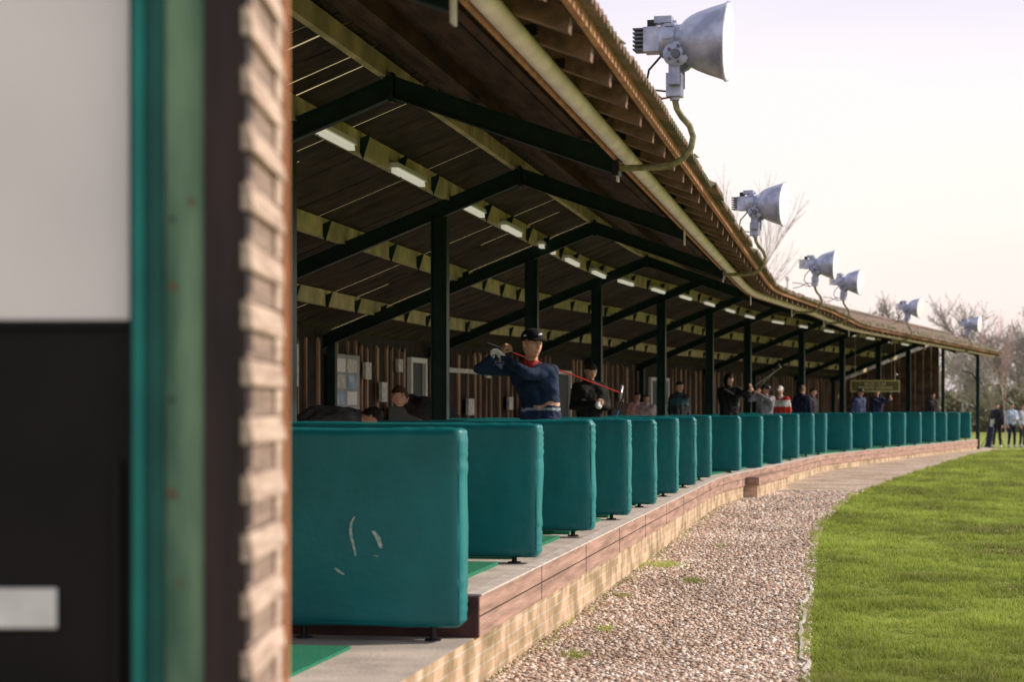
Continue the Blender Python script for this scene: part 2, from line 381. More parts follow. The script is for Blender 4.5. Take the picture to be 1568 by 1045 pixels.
for y0 in (29.9,38.5,47):
    mm=wallpanel('x',y0,.7,Z0,.05,0,u=-4.88,th=.5); mm.make('ball_dispenser',[mat('cabinet_grey',(.22,.24,.25),None,.5,4)],B,bevel=.02)

# ================================================================ DIVIDER PADS
def pad_mesh(L,T,H,seed):
    bm=bmesh.new(); bmesh.ops.create_cube(bm,size=1); bmesh.ops.subdivide_edges(bm,edges=bm.edges[:],cuts=29,use_grid_fill=True)
    r=.055; hx,hy,hz=L/2,T/2,H/2
    for v in bm.verts:
        c=v.co*2
        f=lambda t:math.copysign(abs(t)**.5,t) if abs(t)>0 else 0
        q=Vector((f(c.x)*hx,f(c.y)*hy,f(c.z)*hz))
        inn=Vector((max(-hx+r,min(hx-r,q.x)),max(-hy+r,min(hy-r,q.y)),max(-hz+r,min(hz-r,q.z))))
        d=q-inn
        if d.length>1e-6: q=inn+d.normalized()*r
        n=(q-inn); n=n.normalized() if n.length>1e-6 else Vector((0,0,0))
        wr=mnoise.noise(Vector((q.x*2.2,seed,q.z*2.2)))*.007+mnoise.noise(Vector((q.x*7,seed+3,q.z*2)))*.003
        pk=0
        if abs(q.x)>hx-.10: pk=.004*math.sin(q.z*120+2*math.sin(q.z*9+seed))
        if abs(q.z)>hz-.08: pk+=.0025*math.sin(q.x*80+2*math.sin(q.x*7+seed))
        q=q+n*(wr+pk)
        v.co=q
    me=D.meshes.new('pad'); bm.to_mesh(me); bm.free(); me.materials.append(M_vinyl)
    me.polygons.foreach_set('use_smooth',[True]*len(me.polygons)); return me
PL=2.0; PT=.21
pm=[pad_mesh(PL,PT,.99,i*3.1) for i in range(4)]; pbig=pad_mesh(PL,PT,1.19,9.)
def piping(H,par):
    mb=MB()
    for sy in (-1,1):
        hx,hz=PL/2-.022,H/2-.022; y=sy*(PT/2-.016); pts=[]
        for (cx,cz,a0) in ((hx-.04,hz-.04,0),(-hx+.04,hz-.04,90),(-hx+.04,-hz+.04,180),(hx-.04,-hz+.04,270)):
            for a in (0,30,60,90): pts.append((cx+.04*math.cos(R(a0+a)),y,cz+.04*math.sin(R(a0+a))))
        pts.append(pts[0]); mb.tube(pts,.0075,6)
    mb.make('seam_piping',[M_vinyl],par,True)
PX=[718,830,912,967,1006,1040,1067,1090,1135,1168,1198,1224,1247,1266,1305,1335,1363,1387,1411,1432,1450,1470,1487]
pads=[]; prnd=random.Random(5)
for i,px in enumerate(PX):
    if i==0: s=sD-.16; 
    else: s=sray(px,-.03)
    x,y,a,b=fr(s)
    e=pos(s,-.04,0)
    left=Vector((-b,a,0)); 
    rotz=math.atan2(left.y,left.x)-math.pi-( .02 if i<14 else .0)+prnd.uniform(-.012,.012)
    ldir=Vector((-math.cos(rotz),-math.sin(rotz),0))
    top=-.100; H=.99
    if i==0: H=1.19; top=-.107
    if i in (9,10): top=-.10; H=1.06
    if i>10: top=-.085
    top+=prnd.uniform(-.012,.012) if i else 0
    cen=Vector((e.x,e.y,0))+ldir*PL/2; 
    if i==0: cen=Vector((-.275,11.84,0))+ldir*PL/2
    par=empty('bay_divider_pad',(cen.x,cen.y,CZ+top-H/2)); par.rotation_euler=(0,prnd.uniform(-.006,.006) if i else 0,rotz)
    o=D.objects.new('cushion',pbig if i==0 else pm[i%4]); COL.objects.link(o); o.parent=par
    if i in (9,10): o.scale=(1,1,1.06/.99)
    piping(H,par)
    mb=MB()
    zb=-H/2; fl=(Z0 if i>0 else ZL)-(top-H/2)
    for fx in (-.75,0,.80):
        mb.tube([(fx,0,zb+.03),(fx,0,fl)],.02,8); mb.tube([(fx,0,fl+.012),(fx,0,fl+.0)],.05,10)
    mb.make('feet',[M_black],par)
    pads.append((s,par))
par=pads[0][1]; M_scuff=mat('chalk_scuff',(.62,.66,.62),(.10,.36,.35),.8,45)
def scuff(pts,w):
    V=[];Fc=[]
    for i,(x,z) in enumerate(pts):
        ww=w*(.4+.6*math.sin(math.pi*(i+.5)/len(pts)))
        V+=[(x-ww,-PT/2-.0085,z),(x+ww,-PT/2-.0085,z)]
    for i in range(len(pts)-1): Fc.append((2*i,2*i+1,2*i+3,2*i+2))
    return V,Fc
mb=MB()
def lp(x,y): return (PL/2-(718-x)/254.,  (958+655)/2/254.-y/254.)
for pts,w in (([lp(552,790),lp(547,800),lp(546,815),lp(551,835),lp(554,850)],.009),([lp(581,811),lp(588,820),lp(594,837)],.016),([lp(522,868),lp(528,873),lp(535,878)],.014),([lp(582,848),lp(590,850)],.010)):
    mb.add(*scuff(pts,w))
mb.make('scuff_marks',[M_scuff],par)
for i in range(len(pads)-1):
    s0,s1=pads[i][0]+.35,pads[i+1][0]-.25
    if s1-s0<.8: continue
    extr('hitting_mat',rect(-1.85,-.32,Z0,Z0+.025),s0,s1,.5,M_matg)
extr('hitting_mat',rect(-2.9,-.62,ZL+.002,ZL+.02),sY(7.5),sY(11.35),.5,M_matg)

# ================================================================ FLOODLIGHTS
def floodlight(s,seed=0):
    rr=random.Random(seed); d=dz(s); x,y,a,b=fr(s)
    org=pos(s,.5,zt(.5)-.12+d); ud=Vector((b,-a,0)); up=Vector((0,0,1)); sd=Vector((a,b,0))
    par=empty('floodlight',org); 
    P=lambda u,z,w=0: ud*u+up*z+sd*w
    mb=MB()
    pts=[(0,0),(.12,0),(.3,0),(.40,.01),(.49,.06),(.55,.14),(.565,.22),(.54,.30),(.48,.37),(.445,.43),(.43,.50)]
    mb.tube([P(u,z) for u,z in pts],.024,10,1)
    mb.lathe([(-.02,.0),(-.02,.055),(.02,.055),(.02,0)],ud,P(.0,0),12,0)
    rot=R(-8+rr.uniform(-5,5)); ax0=Matrix.Rotation(rot,3,'Z')@ud
    mb.tube([P(.43,.49),P(.43,.62)],.036,12,0)
    ang=math.atan2(ax0.y,ax0.x); rt=Matrix.Rotation(ang,3,'Z')
    sx=Matrix.Rotation(rot,3,'Z')@sd
    mb.box(P(.43,.60),(.11,.13,.17),0,rt)
    for w in (-.12,.12):
        o_=P(.445,.74)+sx*w
        mb.box(o_,(.08,.014,.30),0,rt)
        mb.lathe([(-.02,0),(-.02,.08),(.012,.095),(.02,.07),(.02,0)],sx*(1 if w>0 else -1),P(.46,.81)+sx*w,18,0)
        mb.lathe([(0,0),(0,.034),(.045,.034),(.045,0)],sx*(1 if w>0 else -1),P(.46,.81)+sx*w*1.05,10,2)
        for kk in range(5): aa=kk*1.257; mb.lathe([(0,0),(0,.012),(.03,.012),(.03,0)],sx*(1 if w>0 else -1),P(.46,.81)+sx*w*1.05+(ax0*math.cos(aa)+up*math.sin(aa))*.06,6,2)
    mb.box(P(.435,.605),(.08,.26,.016),0,rt)
    ax=(ax0*.995+up*(-.07+rr.uniform(-.03,.03))).normalized()
    o=P(.38,.93)
    mb.lathe([(-.05,0),(-.05,.12),(-.02,.135),(.06,.135),(.075,.118),(.10,.125),(.13,.158),(.17,.188),(.23,.216),(.31,.245),(.40,.272),(.425,.282),(.432,.292),(.446,.292),(.45,.278)],ax,o,40,0)
    for k in range(8):
        aa=k*math.pi/4; q0=o+ax*.02; dd=(ax.orthogonal().normalized()*math.cos(aa)+ax.cross(ax.orthogonal().normalized())*math.sin(aa)); mb.box(q0+dd*.14,(.07,.02,.02),0,rt)
    mb.lathe([(.45,.278),(.452,.20),(.457,.0)],ax,o,40,3)
    mb.box(o+ax*-.11,(.12,.17,.18),0,rt)
    for kf in range(6): mb.box(o+ax*-.19+up*(-.075+kf*.03),(.12,.16,.012),2,rt)
    mb.box(o+ax*-.03+up*.15,(.13,.11,.05),0,rt)
    mb.box(o+ax*-.12+up*.12,(.06,.06,.06),4,rt)
    mb.tube([P(.33,.82),P(.24,.72),P(.22,.62),P(.28,.55),P(.34,.50)],.009,6,4)
    mb.tube([P(.43,.52),P(.30,.50),P(.15,.56),P(.0,.58)],.008,6,5)
    mb.tube([P(.43,.55),P(.28,.57),P(.15,.50),P(.0,.47)],.008,6,4)
    mb.box(P(.0,0),(.05,.12,.12),4,rt)
    mb.make('lamp_head_and_arm',[M_alum,M_pipe,mat('dark_alloy',(.14,.15,.19),None,.5,8,metal=.4),M_glass,M_black,mat('red_cable',(.35,.03,.05),None,.5,5)],par,True)
for i,yy in enumerate((14.8,26.4,38.9,44.6,55.8,66.6)): floodlight(sY(yy),i)

s=sray(1340,-.8); p=pos(s,-.8,.72)
sg=empty('hanging_bay_sign',p)
mb=MB(); mb.box((0,0,0),(1.5,.03,.36),0); mb.box((0,-.018,0),(1.42,.006,.28),1)
for xx in (-.6,.6): mb.tube([(xx,0,.18),(xx,0,1.5)],.008,6,0)
mb.make('sign_board',[mat('sign_frame',(.45,.40,.16),None,.6,6),mat('sign_face_olive',(.10,.09,.03),None,.6,6)],sg)
for t,yy in (('BAYS 13-24',.02),('PRIVATE LESSONS',-.10)):
    tc=D.curves.new('sign_text','FONT'); tc.body=t; tc.size=.13; tc.align_x='CENTER'; tc.extrude=.002
    to=D.objects.new('sign_text',tc); COL.objects.link(to); to.parent=sg; to.location=(0,-.024,yy); to.rotation_euler=(R(90),0,0); tc.materials.append(mat('sign_letter',(.65,.58,.3),None,.6,6))

# ================================================================ FOREGROUND SHED
SH=empty('weatherboard_shed',(0,0,0))
Y1=4.0
def X(px,Y=Y1): return (px-784)/F*Y
mb=MB()
def bx(mb,x0,x1,y0,y1,z0,z1,m=0): mb.box(((x0+x1)/2,(y0+y1)/2,(z0+z1)/2+CZ),(x1-x0,y1-y0,z1-z0),m)
zb,zt_=-1.72,2.2
bx(mb,X(312),X(378),Y1,Y1+.09,zb,zt_,0)
bx(mb,X(250),X(310.5),Y1+.012,Y1+.10,zb,zt_,1)
bx(mb,X(222),X(249),Y1+.004,Y1+.06,zb,zt_,6)
bx(mb,X(204),X(221.5),Y1-.010,Y1+.06,zb,zt_,2)
bx(mb,X(195),X(203.5),Y1+.02,Y1+.06,zb,zt_,3)
bx(mb,-2.6,X(194.5),Y1+.03,Y1+.07,.182,zt_,4)
bx(mb,-2.6,X(194.5),Y1+.025,Y1+.07,.165,.180,3)
bx(mb,-2.6,X(194.5),Y1+.035,Y1+.07,zb,.163,3)
bx(mb,X(170),X(182),Y1+.015,Y1+.034,zb,-.1,3)
bx(mb,X(-40),X(82),Y1+.025,Y1+.033,-.442,-.362,5)
bx(mb,-2.6,X(376),Y1+.10,Y1+.56,zb,zt_,3)
for zz in (-1.2,-.62,.02,.385,.9,1.5):
    mb.lathe([(0,0),(0,.006),(.003,.005),(.003,0)],(0,-1,0),(X(262),Y1+.012,zz+CZ),8,0)
for px,zz,r in ((264,.25,.011),(262,-.17,.013),(291,.42,.009),(275,-.35,.008)):
    mb.lathe([(0,0),(0,r),(.0015,r*.8),(.0015,0)],(0,-1,0),(X(px),Y1+.012,zz+CZ),12,7)
mb.make('frame_and_panels',[mat('dark_brown_post',(.042,.026,.028),(.018,.013,.015),.7,4,.3,stretch=(3,3,.5)),
  mat('weathered_green_timber',(.17,.27,.185),(.05,.12,.088),.7,3.2,.3,stretch=(4,3,.7)),
  mat('teal_trim',(.006,.20,.19),(.005,.14,.135),.45,4),mat('dark_panel',(.012,.010,.012),(.007,.006,.008),.6,2,spec=.15),
  mat('white_panel',(.80,.73,.79),(.62,.57,.63),.5,.9),mat('paper_label',(.74,.72,.78),(.6,.58,.62),.6,8),mat('dark_teal_trim',(.007,.10,.095),(.005,.065,.065),.5,4),mat('timber_knot',(.16,.12,.08),None,.8,9)],SH,bevel=.004)
mb=MB(); x0=X(379); pitch=.118; rw=random.Random(4)
zref=(628-10)/F*4.0
z=zref-pitch*20
ya,yb=Y1-.003,Y1+.565
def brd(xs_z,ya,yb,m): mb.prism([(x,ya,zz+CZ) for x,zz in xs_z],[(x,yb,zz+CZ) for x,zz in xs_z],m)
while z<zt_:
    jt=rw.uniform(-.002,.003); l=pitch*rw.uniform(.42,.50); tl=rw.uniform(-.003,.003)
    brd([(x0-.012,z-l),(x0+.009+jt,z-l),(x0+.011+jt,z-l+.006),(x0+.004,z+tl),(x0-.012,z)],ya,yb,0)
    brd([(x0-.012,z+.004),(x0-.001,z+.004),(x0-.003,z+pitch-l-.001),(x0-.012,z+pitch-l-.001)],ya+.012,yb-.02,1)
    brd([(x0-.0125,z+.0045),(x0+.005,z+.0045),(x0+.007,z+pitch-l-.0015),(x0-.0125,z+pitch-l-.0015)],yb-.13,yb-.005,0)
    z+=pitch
bx(mb,x0-.012,x0+.018,Y1+.567,Y1+.590,zb,zt_,2)
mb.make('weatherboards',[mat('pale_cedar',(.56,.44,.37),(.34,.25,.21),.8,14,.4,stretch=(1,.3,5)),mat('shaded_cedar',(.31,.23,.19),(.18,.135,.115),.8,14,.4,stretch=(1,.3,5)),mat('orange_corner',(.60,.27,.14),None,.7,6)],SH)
mb=MB(); bx(mb,-2.7,X(381)+.06,Y1-.1,Y1+.66,zt_,zt_+.12,0); mb.make('shed_roof',[M_board],SH)

# ================================================================ GROUND
GEp=[(1.2,4),(1.62,9),(1.80,12.4),(2.35,16),(3.04,20.3),(3.7,24.5),(4.57,29.3),(6.3,37),(8.9,45.6),(15,64.8),(18.2,74),(18.6,77),(19.5,90)]
gy=[p[1] for p in GEp]; gx=[p[0] for p in GEp]
_gyd=np.arange(0,100,.05); _gn=np.array([.015*math.sin(q*1.1)+.07*mnoise.noise(Vector((q*.9,0,0)))+.05*mnoise.noise(Vector((q*3,5,0))) for q in _gyd])
def GEa(y): return np.interp(y,gy,gx)+np.interp(y,_gyd,_gn)
def GE(y): return float(GEa(y))
def grassmat():
    m,nt,b=new_mat('grass_ground'); tc=nd(nt,'ShaderNodeTexCoord')
    n1=nd(nt,'ShaderNodeTexNoise'); n1.inputs['Scale'].default_value=.35; n1.inputs['Detail'].default_value=8
    n2=nd(nt,'ShaderNodeTexNoise'); n2.inputs['Scale'].default_value=9; n2.inputs['Detail'].default_value=8
    for n in (n1,n2): nt.links.new(tc.outputs['Object'],n.inputs['Vector'])
    r=nd(nt,'ShaderNodeValToRGB'); r.color_ramp.elements[0].position=.35; r.color_ramp.elements[1].position=.65
    r.color_ramp.elements[0].color=(.15,.20,.04,1); r.color_ramp.elements[1].color=(.31,.35,.09,1)
    ad=nd(nt,'ShaderNodeMath',operation='MULTIPLY_ADD'); ad.inputs[1].default_value=.5
    nt.links.new(n2.outputs[0],ad.inputs[0]); 
    ml=nd(nt,'ShaderNodeMath',operation='MULTIPLY'); ml.inputs[1].default_value=.5; nt.links.new(n1.outputs[0],ml.inputs[0]); nt.links.new(ml.outputs[0],ad.inputs[2])
    nt.links.new(ad.outputs[0],r.inputs[0]); nt.links.new(r.outputs[0],b.inputs['Base Color'])
    bp=nd(nt,'ShaderNodeBump'); bp.inputs['Strength'].default_value=.9; bp.inputs['Distance'].default_value=.05; nt.links.new(n2.outputs[0],bp.inputs['Height']); nt.links.new(bp.outputs[0],b.inputs['Normal'])
    b.inputs['Roughness'].default_value=.95; b.inputs['Specular IOR Level'].default_value=.1; return m
V=[];Fc=[]
gys=[-300,-50,0,8,16,27,38,49,60,80,120,250,700,1500]; gxs=[-1500,-300,-50,0,50,300,1500]
for y in gys:
    for x in gxs: V.append((x,y,gz(y)+CZ))
for i in range(len(gys)-1):
    for j in range(len(gxs)-1): k=len(gxs); Fc.append((i*k+j,i*k+j+1,(i+1)*k+j+1,(i+1)*k+j))
mk('grass_ground',V,Fc,grassmat())
def gravelmat():
    m,nt,b=new_mat('gravel'); tc=nd(nt,'ShaderNodeTexCoord')
    v=nd(nt,'ShaderNodeTexVoronoi'); v.inputs['Scale'].default_value=34; nt.links.new(tc.outputs['Object'],v.inputs['Vector'])
    sp=nd(nt,'ShaderNodeSeparateColor'); nt.links.new(v.outputs['Color'],sp.inputs[0])
    r=nd(nt,'ShaderNodeValToRGB'); e=r.color_ramp.elements; e[0].position=0; e[0].color=(.25,.19,.15,1); e[1].position=1; e[1].color=(.76,.67,.59,1); q=e.new(.5); q.color=(.52,.41,.33,1)
    nt.links.new(sp.outputs[0],r.inputs[0])
    n=nd(nt,'ShaderNodeTexNoise'); n.inputs['Scale'].default_value=.9; n.inputs['Detail'].default_value=6; nt.links.new(tc.outputs['Object'],n.inputs['Vector'])
    r2=nd(nt,'ShaderNodeValToRGB'); r2.color_ramp.elements[0].position=.35; r2.color_ramp.elements[0].color=(.70,.64,.54,1); r2.color_ramp.elements[1].position=.6; r2.color_ramp.elements[1].color=(1,1,1,1); nt.links.new(n.outputs[0],r2.inputs[0])
    mx=nd(nt,'ShaderNodeMixRGB',blend_type='MULTIPLY'); mx.inputs[0].default_value=1; nt.links.new(r.outputs[0],mx.inputs[1]); nt.links.new(r2.outputs[0],mx.inputs[2]); nt.links.new(mx.outputs[0],b.inputs['Base Color'])
    bp=nd(nt,'ShaderNodeBump'); bp.inputs['Strength'].default_value=.6; bp.inputs['Distance'].default_value=.02; bp.invert=True; nt.links.new(v.outputs['Distance'],bp.inputs['Height']); nt.links.new(bp.outputs[0],b.inputs['Normal'])
    b.inputs['Roughness'].default_value=.9; return m
V=[];Fc=[]; yy=np.arange(3,84,.25); 
for y in yy:
    xl=float(np.interp(y,ys,xs))-.6 if y<75 else 15.0; xr=GE(y)
    for t in range(7): V.append((xl+(xr-xl)*t/6,y,gz(y)+CZ+.012))
for i in range(len(yy)-1):
    for j in range(6): Fc.append((i*7+j,i*7+j+1,(i+1)*7+j+1,(i+1)*7+j))
mk('gravel_path',V,Fc,gravelmat())
bm=bmesh.new(); bmesh.ops.create_icosphere(bm,subdivisions=1,radius=1); IV=np.array([v.co[:] for v in bm.verts]); IT=np.array([[v.index for v in f.verts] for f in bm.faces]); bm.free()
N=36000
yq=11+ (np.random.rand(N)**1.5)*28; xl=np.interp(yq,ys,xs)-.02; xr=np.interp(yq,gy,gx)+.05
tq=np.random.rand(N); xq=xl+(xr-xl)*tq
sz=np.random.uniform(.007,.022,N)*(1+(yq-11)/40)
pal=np.array([[.72,.61,.52],[.46,.34,.27],[.82,.76,.70],[.54,.37,.28],[.29,.23,.20],[.66,.51,.40]])
ci=np.random.randint(0,len(pal),N); cc=pal[ci]*np.random.uniform(.7,1.12,(N,1))
pn=np.array([mnoise.noise(Vector((a*.9,b*.6,2))) for a,b in zip(xq,yq)])[:,None]; cc=cc*(1+.35*pn)
vv=IV[None]*sz[:,None,None]*np.random.uniform(.6,1.25,(N,1,3))*np.random.uniform(.85,1.15,(N,len(IV),1))
vv[:,:,2]*=.6
ang=np.random.rand(N)*6.28; ca,sa=np.cos(ang)[:,None],np.sin(ang)[:,None]
vx=vv[:,:,0]*ca-vv[:,:,1]*sa; vy=vv[:,:,0]*sa+vv[:,:,1]*ca
gzq=np.array([gz(y) for y in yq])+CZ+.015
VV=np.stack([vx+xq[:,None],vy+yq[:,None],vv[:,:,2]+gzq[:,None]],-1).reshape(-1,3)
TT=(IT[None]+np.arange(N)[:,None,None]*len(IV)).reshape(-1,3)
CC=np.repeat(np.concatenate([np.clip(cc,0,.9),np.ones((N,1))],1),len(IV),axis=0)
tri_mesh('gravel_stones',VV,TT,CC,colmat('gravel_stone'))
V=[];Fc=[];yy=np.arange(9,21.5,.2)
for y in yy:
    x=GE(y)-.005; w=.012; z=gz(y)+CZ; hh=.032*min(1,(21.6-y)/3)+.01*mnoise.noise(Vector((y*2,0,0)))
    V+=[(x-w,y,z),(x-w,y,z+hh),(x+w,y,z+hh),(x+w,y,z)]
for i in range(len(yy)-1):
    for j in range(3): Fc.append((i*4+j,i*4+j+1,i*4+j+5,i*4+j+4))
mk('lawn_edging',V,Fc,M_rail)
def blades(name,x,y,h,w,lean=.5):
    N=len(x); ang=np.random.rand(N)*6.28; z=np.interp(y,[16,60],[-1.7,-1.5])+CZ
    dx=np.cos(ang)*w/2; dy=np.sin(ang)*w/2; la=np.random.rand(N)*6.28; l=h*np.random.uniform(0,lean,N)
    A=np.stack([x-dx,y-dy,z],-1); Bq=np.stack([x+dx,y+dy,z],-1); Cq=np.stack([x+np.cos(la)*l,y+np.sin(la)*l,z+h],-1)
    V=np.stack([A,Bq,Cq],1).reshape(-1,3); T=np.arange(N*3).reshape(-1,3)
    patch=np.array([mnoise.noise(Vector((a*.6,b*.35,0)))+.7*mnoise.noise(Vector((a*2.1,b*1.1,4))) for a,b in zip(x,y)])[:,None]
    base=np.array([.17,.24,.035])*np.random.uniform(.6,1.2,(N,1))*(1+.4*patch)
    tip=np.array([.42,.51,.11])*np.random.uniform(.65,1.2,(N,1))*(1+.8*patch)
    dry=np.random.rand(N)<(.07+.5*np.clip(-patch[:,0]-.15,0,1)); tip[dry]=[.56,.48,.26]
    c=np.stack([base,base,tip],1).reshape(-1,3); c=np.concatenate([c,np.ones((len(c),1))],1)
    return tri_mesh(name,V,T,np.clip(c,0,1),MGB)
MGB=colmat('grass_blade',.8,.4)
N=250000
y=11.5+(np.random.rand(N)**2.0)*60; xe=GEa(y)-.03+.06*np.random.randn(N)*(np.random.rand(N)<.25)
xm=.262*y+1.2; x=xe+(xm-xe)*np.random.rand(N)
ok=xm>xe; x,y=x[ok],y[ok]
sc=1+(y-11.5)/22
nz=np.array([mnoise.noise(Vector((a*2.2,b*1.6,3)))+.6*mnoise.noise(Vector((a*6,b*4,7))) for a,b in zip(x,y)])
h=np.random.uniform(.018,.052,len(x))*(1+1.25*nz)*sc**.45; w=np.random.uniform(.005,.010,len(x))*sc
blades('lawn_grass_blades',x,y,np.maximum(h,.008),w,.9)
xx=[];yq=[]
for (tx_,tyy,r_,n) in ((1.62,21.2,.16,700),(1.75,19.3,.10,360),(1.42,22.3,.12,360),(.72,15.2,.08,120),(1.0,17.9,.08,120),(.42,13.6,.07,160),(2.5,24,.08,100)):
    a=np.random.randn(n)*r_; b=np.random.randn(n)*r_*1.3; xx.append(tx_+a*.6); yq.append(tyy+b)
a=np.random.rand(1500); yb=11+a*27; xx.append(np.interp(yb,ys,xs)+.02+np.abs(np.random.randn(1500))*.06*(np.sin(yb*2.3)>.2)); yq.append(yb)
xx=np.concatenate(xx); yq=np.concatenate(yq)
blades('weeds_in_gravel',xx,yq,np.random.uniform(.02,.07,len(xx)),np.random.uniform(.006,.012,len(xx)),.9)
# ================================================================ TREES
def tree_segments(seed,H,levels=6,spread=.5,start=.25,rf=.018):
    rnd=random.Random(seed); segs=[]
    def grow(p,d,L,r,lv):
        n=3; q=p
        for i in range(n):
            d2=(d+Vector((rnd.uniform(-1,1),rnd.uniform(-1,1),rnd.uniform(-.4,.7)))*.13).normalized()
            q2=q+d2*L/n; r2=r*(1-.22*(i+1)/n*1.2); segs.append((q,q2,r*(1-.26*i/n),r2)); q=q2; d=d2
            if lv<levels and (i>0 or lv>0):
                for _ in range(1 if lv<2 else 2):
                    ax=Vector((rnd.uniform(-1,1),rnd.uniform(-1,1),rnd.uniform(-.15,.5))).normalized()
                    nd_=(d*(1-spread)+ax*spread*1.3).normalized()
                    grow(q,nd_,L*rnd.uniform(.55,.75),r2*.55,lv+1)
        if lv<levels: grow(q,(d+Vector((rnd.uniform(-.3,.3),rnd.uniform(-.3,.3),.1))).normalized(),L*.7,r*.7,lv+1)
    grow(Vector((0,0,0)),Vector((0,0,1)),H*start,H*rf,0)
    return segs
def tree_mesh(name,seed,H,levels,m,leafm=None,leaves=0,spread=.5,rmin=.006,rf=.018):
    segs=tree_segments(seed,H,levels,spread,rf=rf)
    k_=H/max(s[1].z for s in segs); segs=[(a*k_,b*k_,c,d) for a,b,c,d in segs]
    V=[];T=[]
    for p,q,r1,r2 in segs:
        r1=max(r1,rmin); r2=max(r2,rmin*.7)
        t=(q-p).normalized(); a=t.orthogonal().normalized(); b=t.cross(a); k=len(V)
        for c,r in ((p,r1),(q,r2)):
            for i in range(3): V.append(c+(a*math.cos(i*2.094)+b*math.sin(i*2.094))*r)
        for i in range(3):
            j=(i+1)%3; T+=[(k+i,k+j,k+3+j),(k+i,k+3+j,k+3+i)]
    mi=[0]*len(T)
    if leaves:
        rnd=random.Random(seed+5); cand=[s_ for s_ in segs if s_[2]<H*.004]
        for _ in range(leaves):
            s_=rnd.choice(cand); c=s_[1]+Vector((rnd.gauss(0,.25),rnd.gauss(0,.25),rnd.gauss(0,.2))); k=len(V)
            a=Vector((rnd.uniform(-1,1),rnd.uniform(-1,1),rnd.uniform(-1,1))).normalized()*rnd.uniform(.08,.16); b=a.orthogonal().normalized()*rnd.uniform(.06,.13)
            V+=[c-a,c+b,c+a]; T.append((k,k+1,k+2)); mi.append(1)
    me=D.meshes.new(name); me.from_pydata([tuple(v) for v in V],[],T); me.materials.append(m); me.materials.append(leafm or m); me.polygons.foreach_set('material_index',np.array(mi,np.int32)); return me
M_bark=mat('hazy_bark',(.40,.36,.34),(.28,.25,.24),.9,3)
M_leafA=mat('hazy_sparse_foliage',(.32,.32,.22),(.23,.24,.15),.9,1.5)  # leaf colour paled, like the bark, to paint in distance haze
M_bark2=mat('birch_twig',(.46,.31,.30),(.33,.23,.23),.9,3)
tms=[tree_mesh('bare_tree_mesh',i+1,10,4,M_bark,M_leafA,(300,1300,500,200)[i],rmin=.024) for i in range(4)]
TL=empty('distant_tree_line',(0,0,0))
rt=random.Random(3)
def inst(me,x,y,s,par):
    o=D.objects.new('tree',me); COL.objects.link(o); o.parent=par; o.location=(x,y,gz(y)+CZ-.1); o.rotation_euler=(0,0,rt.uniform(0,6.28)); o.scale=(s*.95,s*.95,s)
for i in range(95):
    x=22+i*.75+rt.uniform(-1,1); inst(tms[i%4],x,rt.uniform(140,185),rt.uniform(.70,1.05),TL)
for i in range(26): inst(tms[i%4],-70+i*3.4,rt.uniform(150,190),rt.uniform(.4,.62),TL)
for i in range(12): inst(tms[i%4],26+i*2.0,rt.uniform(108,125),rt.uniform(.42,.66),TL)
N=60000; hx=np.random.uniform(12,105,N); top=2.0+1.4*np.array([mnoise.noise(Vector((a*.22,0,0)))+.5*mnoise.noise(Vector((a*.9,3,0))) for a in hx])
hy=132+np.random.rand(N)*7; hz=np.random.rand(N)**.8*np.maximum(.5,top+.9)
r_=np.random.randn(N,3,3)*.16; c0=np.stack([hx,hy,hz+CZ-1.5],-1)[:,None,:]
Vh=(c0+r_).reshape(-1,3); colr=np.array([[.27,.26,.18]])*np.random.uniform(.5,1.3,(N,1)); colr=np.repeat(np.concatenate([colr,np.ones((N,1))],1),3,axis=0)
tri_mesh('distant_hedge',Vh,np.arange(N*3).reshape(-1,3),colr,colmat('hedge_leaf'))
bt=[tree_mesh('birch_tree_mesh',21+i,12,4,M_bark2,None,0,.30,rmin=.008,rf=.007) for i in range(2)]
for j,(nm,x,y,s) in enumerate((('birch_tree',8.55,78,.92),('birch_tree',9.9,80,.74),('birch_tree',24.8,100,.55))):
    o=D.objects.new(nm,bt[j%2]); COL.objects.link(o); o.location=(x,y,.2); o.scale=(s*.6,s*.6,s); o.rotation_euler=(0,0,x)
mb=MB(); mb.tube([(0,0,0),(0,0,3.1)],.06,8); mb.tube([(0,0,3.0),(1.3,1.0,0)],.012,5); mb.tube([(0,0,2.6),(-.2,0,2.9),(-.6,0,3.0)],.03,6)
o=mb.make('net_pole',[M_green]); o.location=(17.9,76.6,.2)
o=MB(); o.tube([(0,0,0),(0,0,.7)],.03,8); o.tube([(0,0,.68),(0,0,.78)],.06,8); q=o.make('vent_pipe',[M_gut]); q.location=pos(sY(52),-1.5,zs(-1.5)+.1)

# ================================================================ PEOPLE
def capsule(p,q,r1,r2,n=12):
    p=Vector(p);q=Vector(q); ax=q-p; L=ax.length; t=ax.normalized() if L>1e-5 else Vector((0,0,1)); a=t.orthogonal().normalized(); b=t.cross(a)
    rings=[]
    for an in (-65,-35,-5): rings.append((p+t*r1*math.sin(R(an)),r1*math.cos(R(an))))
    for an in (5,35,65): rings.append((q+t*r2*math.sin(R(an)),r2*math.cos(R(an))))
    V=[p-t*r1]; 
    for c,r in rings: V+=[c+(a*math.cos(k*2*math.pi/n)+b*math.sin(k*2*math.pi/n))*r for k in range(n)]
    V.append(q+t*r2); Fc=[(0,1+(k+1)%n,1+k) for k in range(n)]
    for i in range(len(rings)-1):
        o=1+i*n
        Fc+=[(o+k,o+(k+1)%n,o+n+(k+1)%n,o+n+k) for k in range(n)]
    o=1+(len(rings)-1)*n; Fc+=[(o+k,o+(k+1)%n,len(V)-1) for k in range(n)]
    return V,Fc
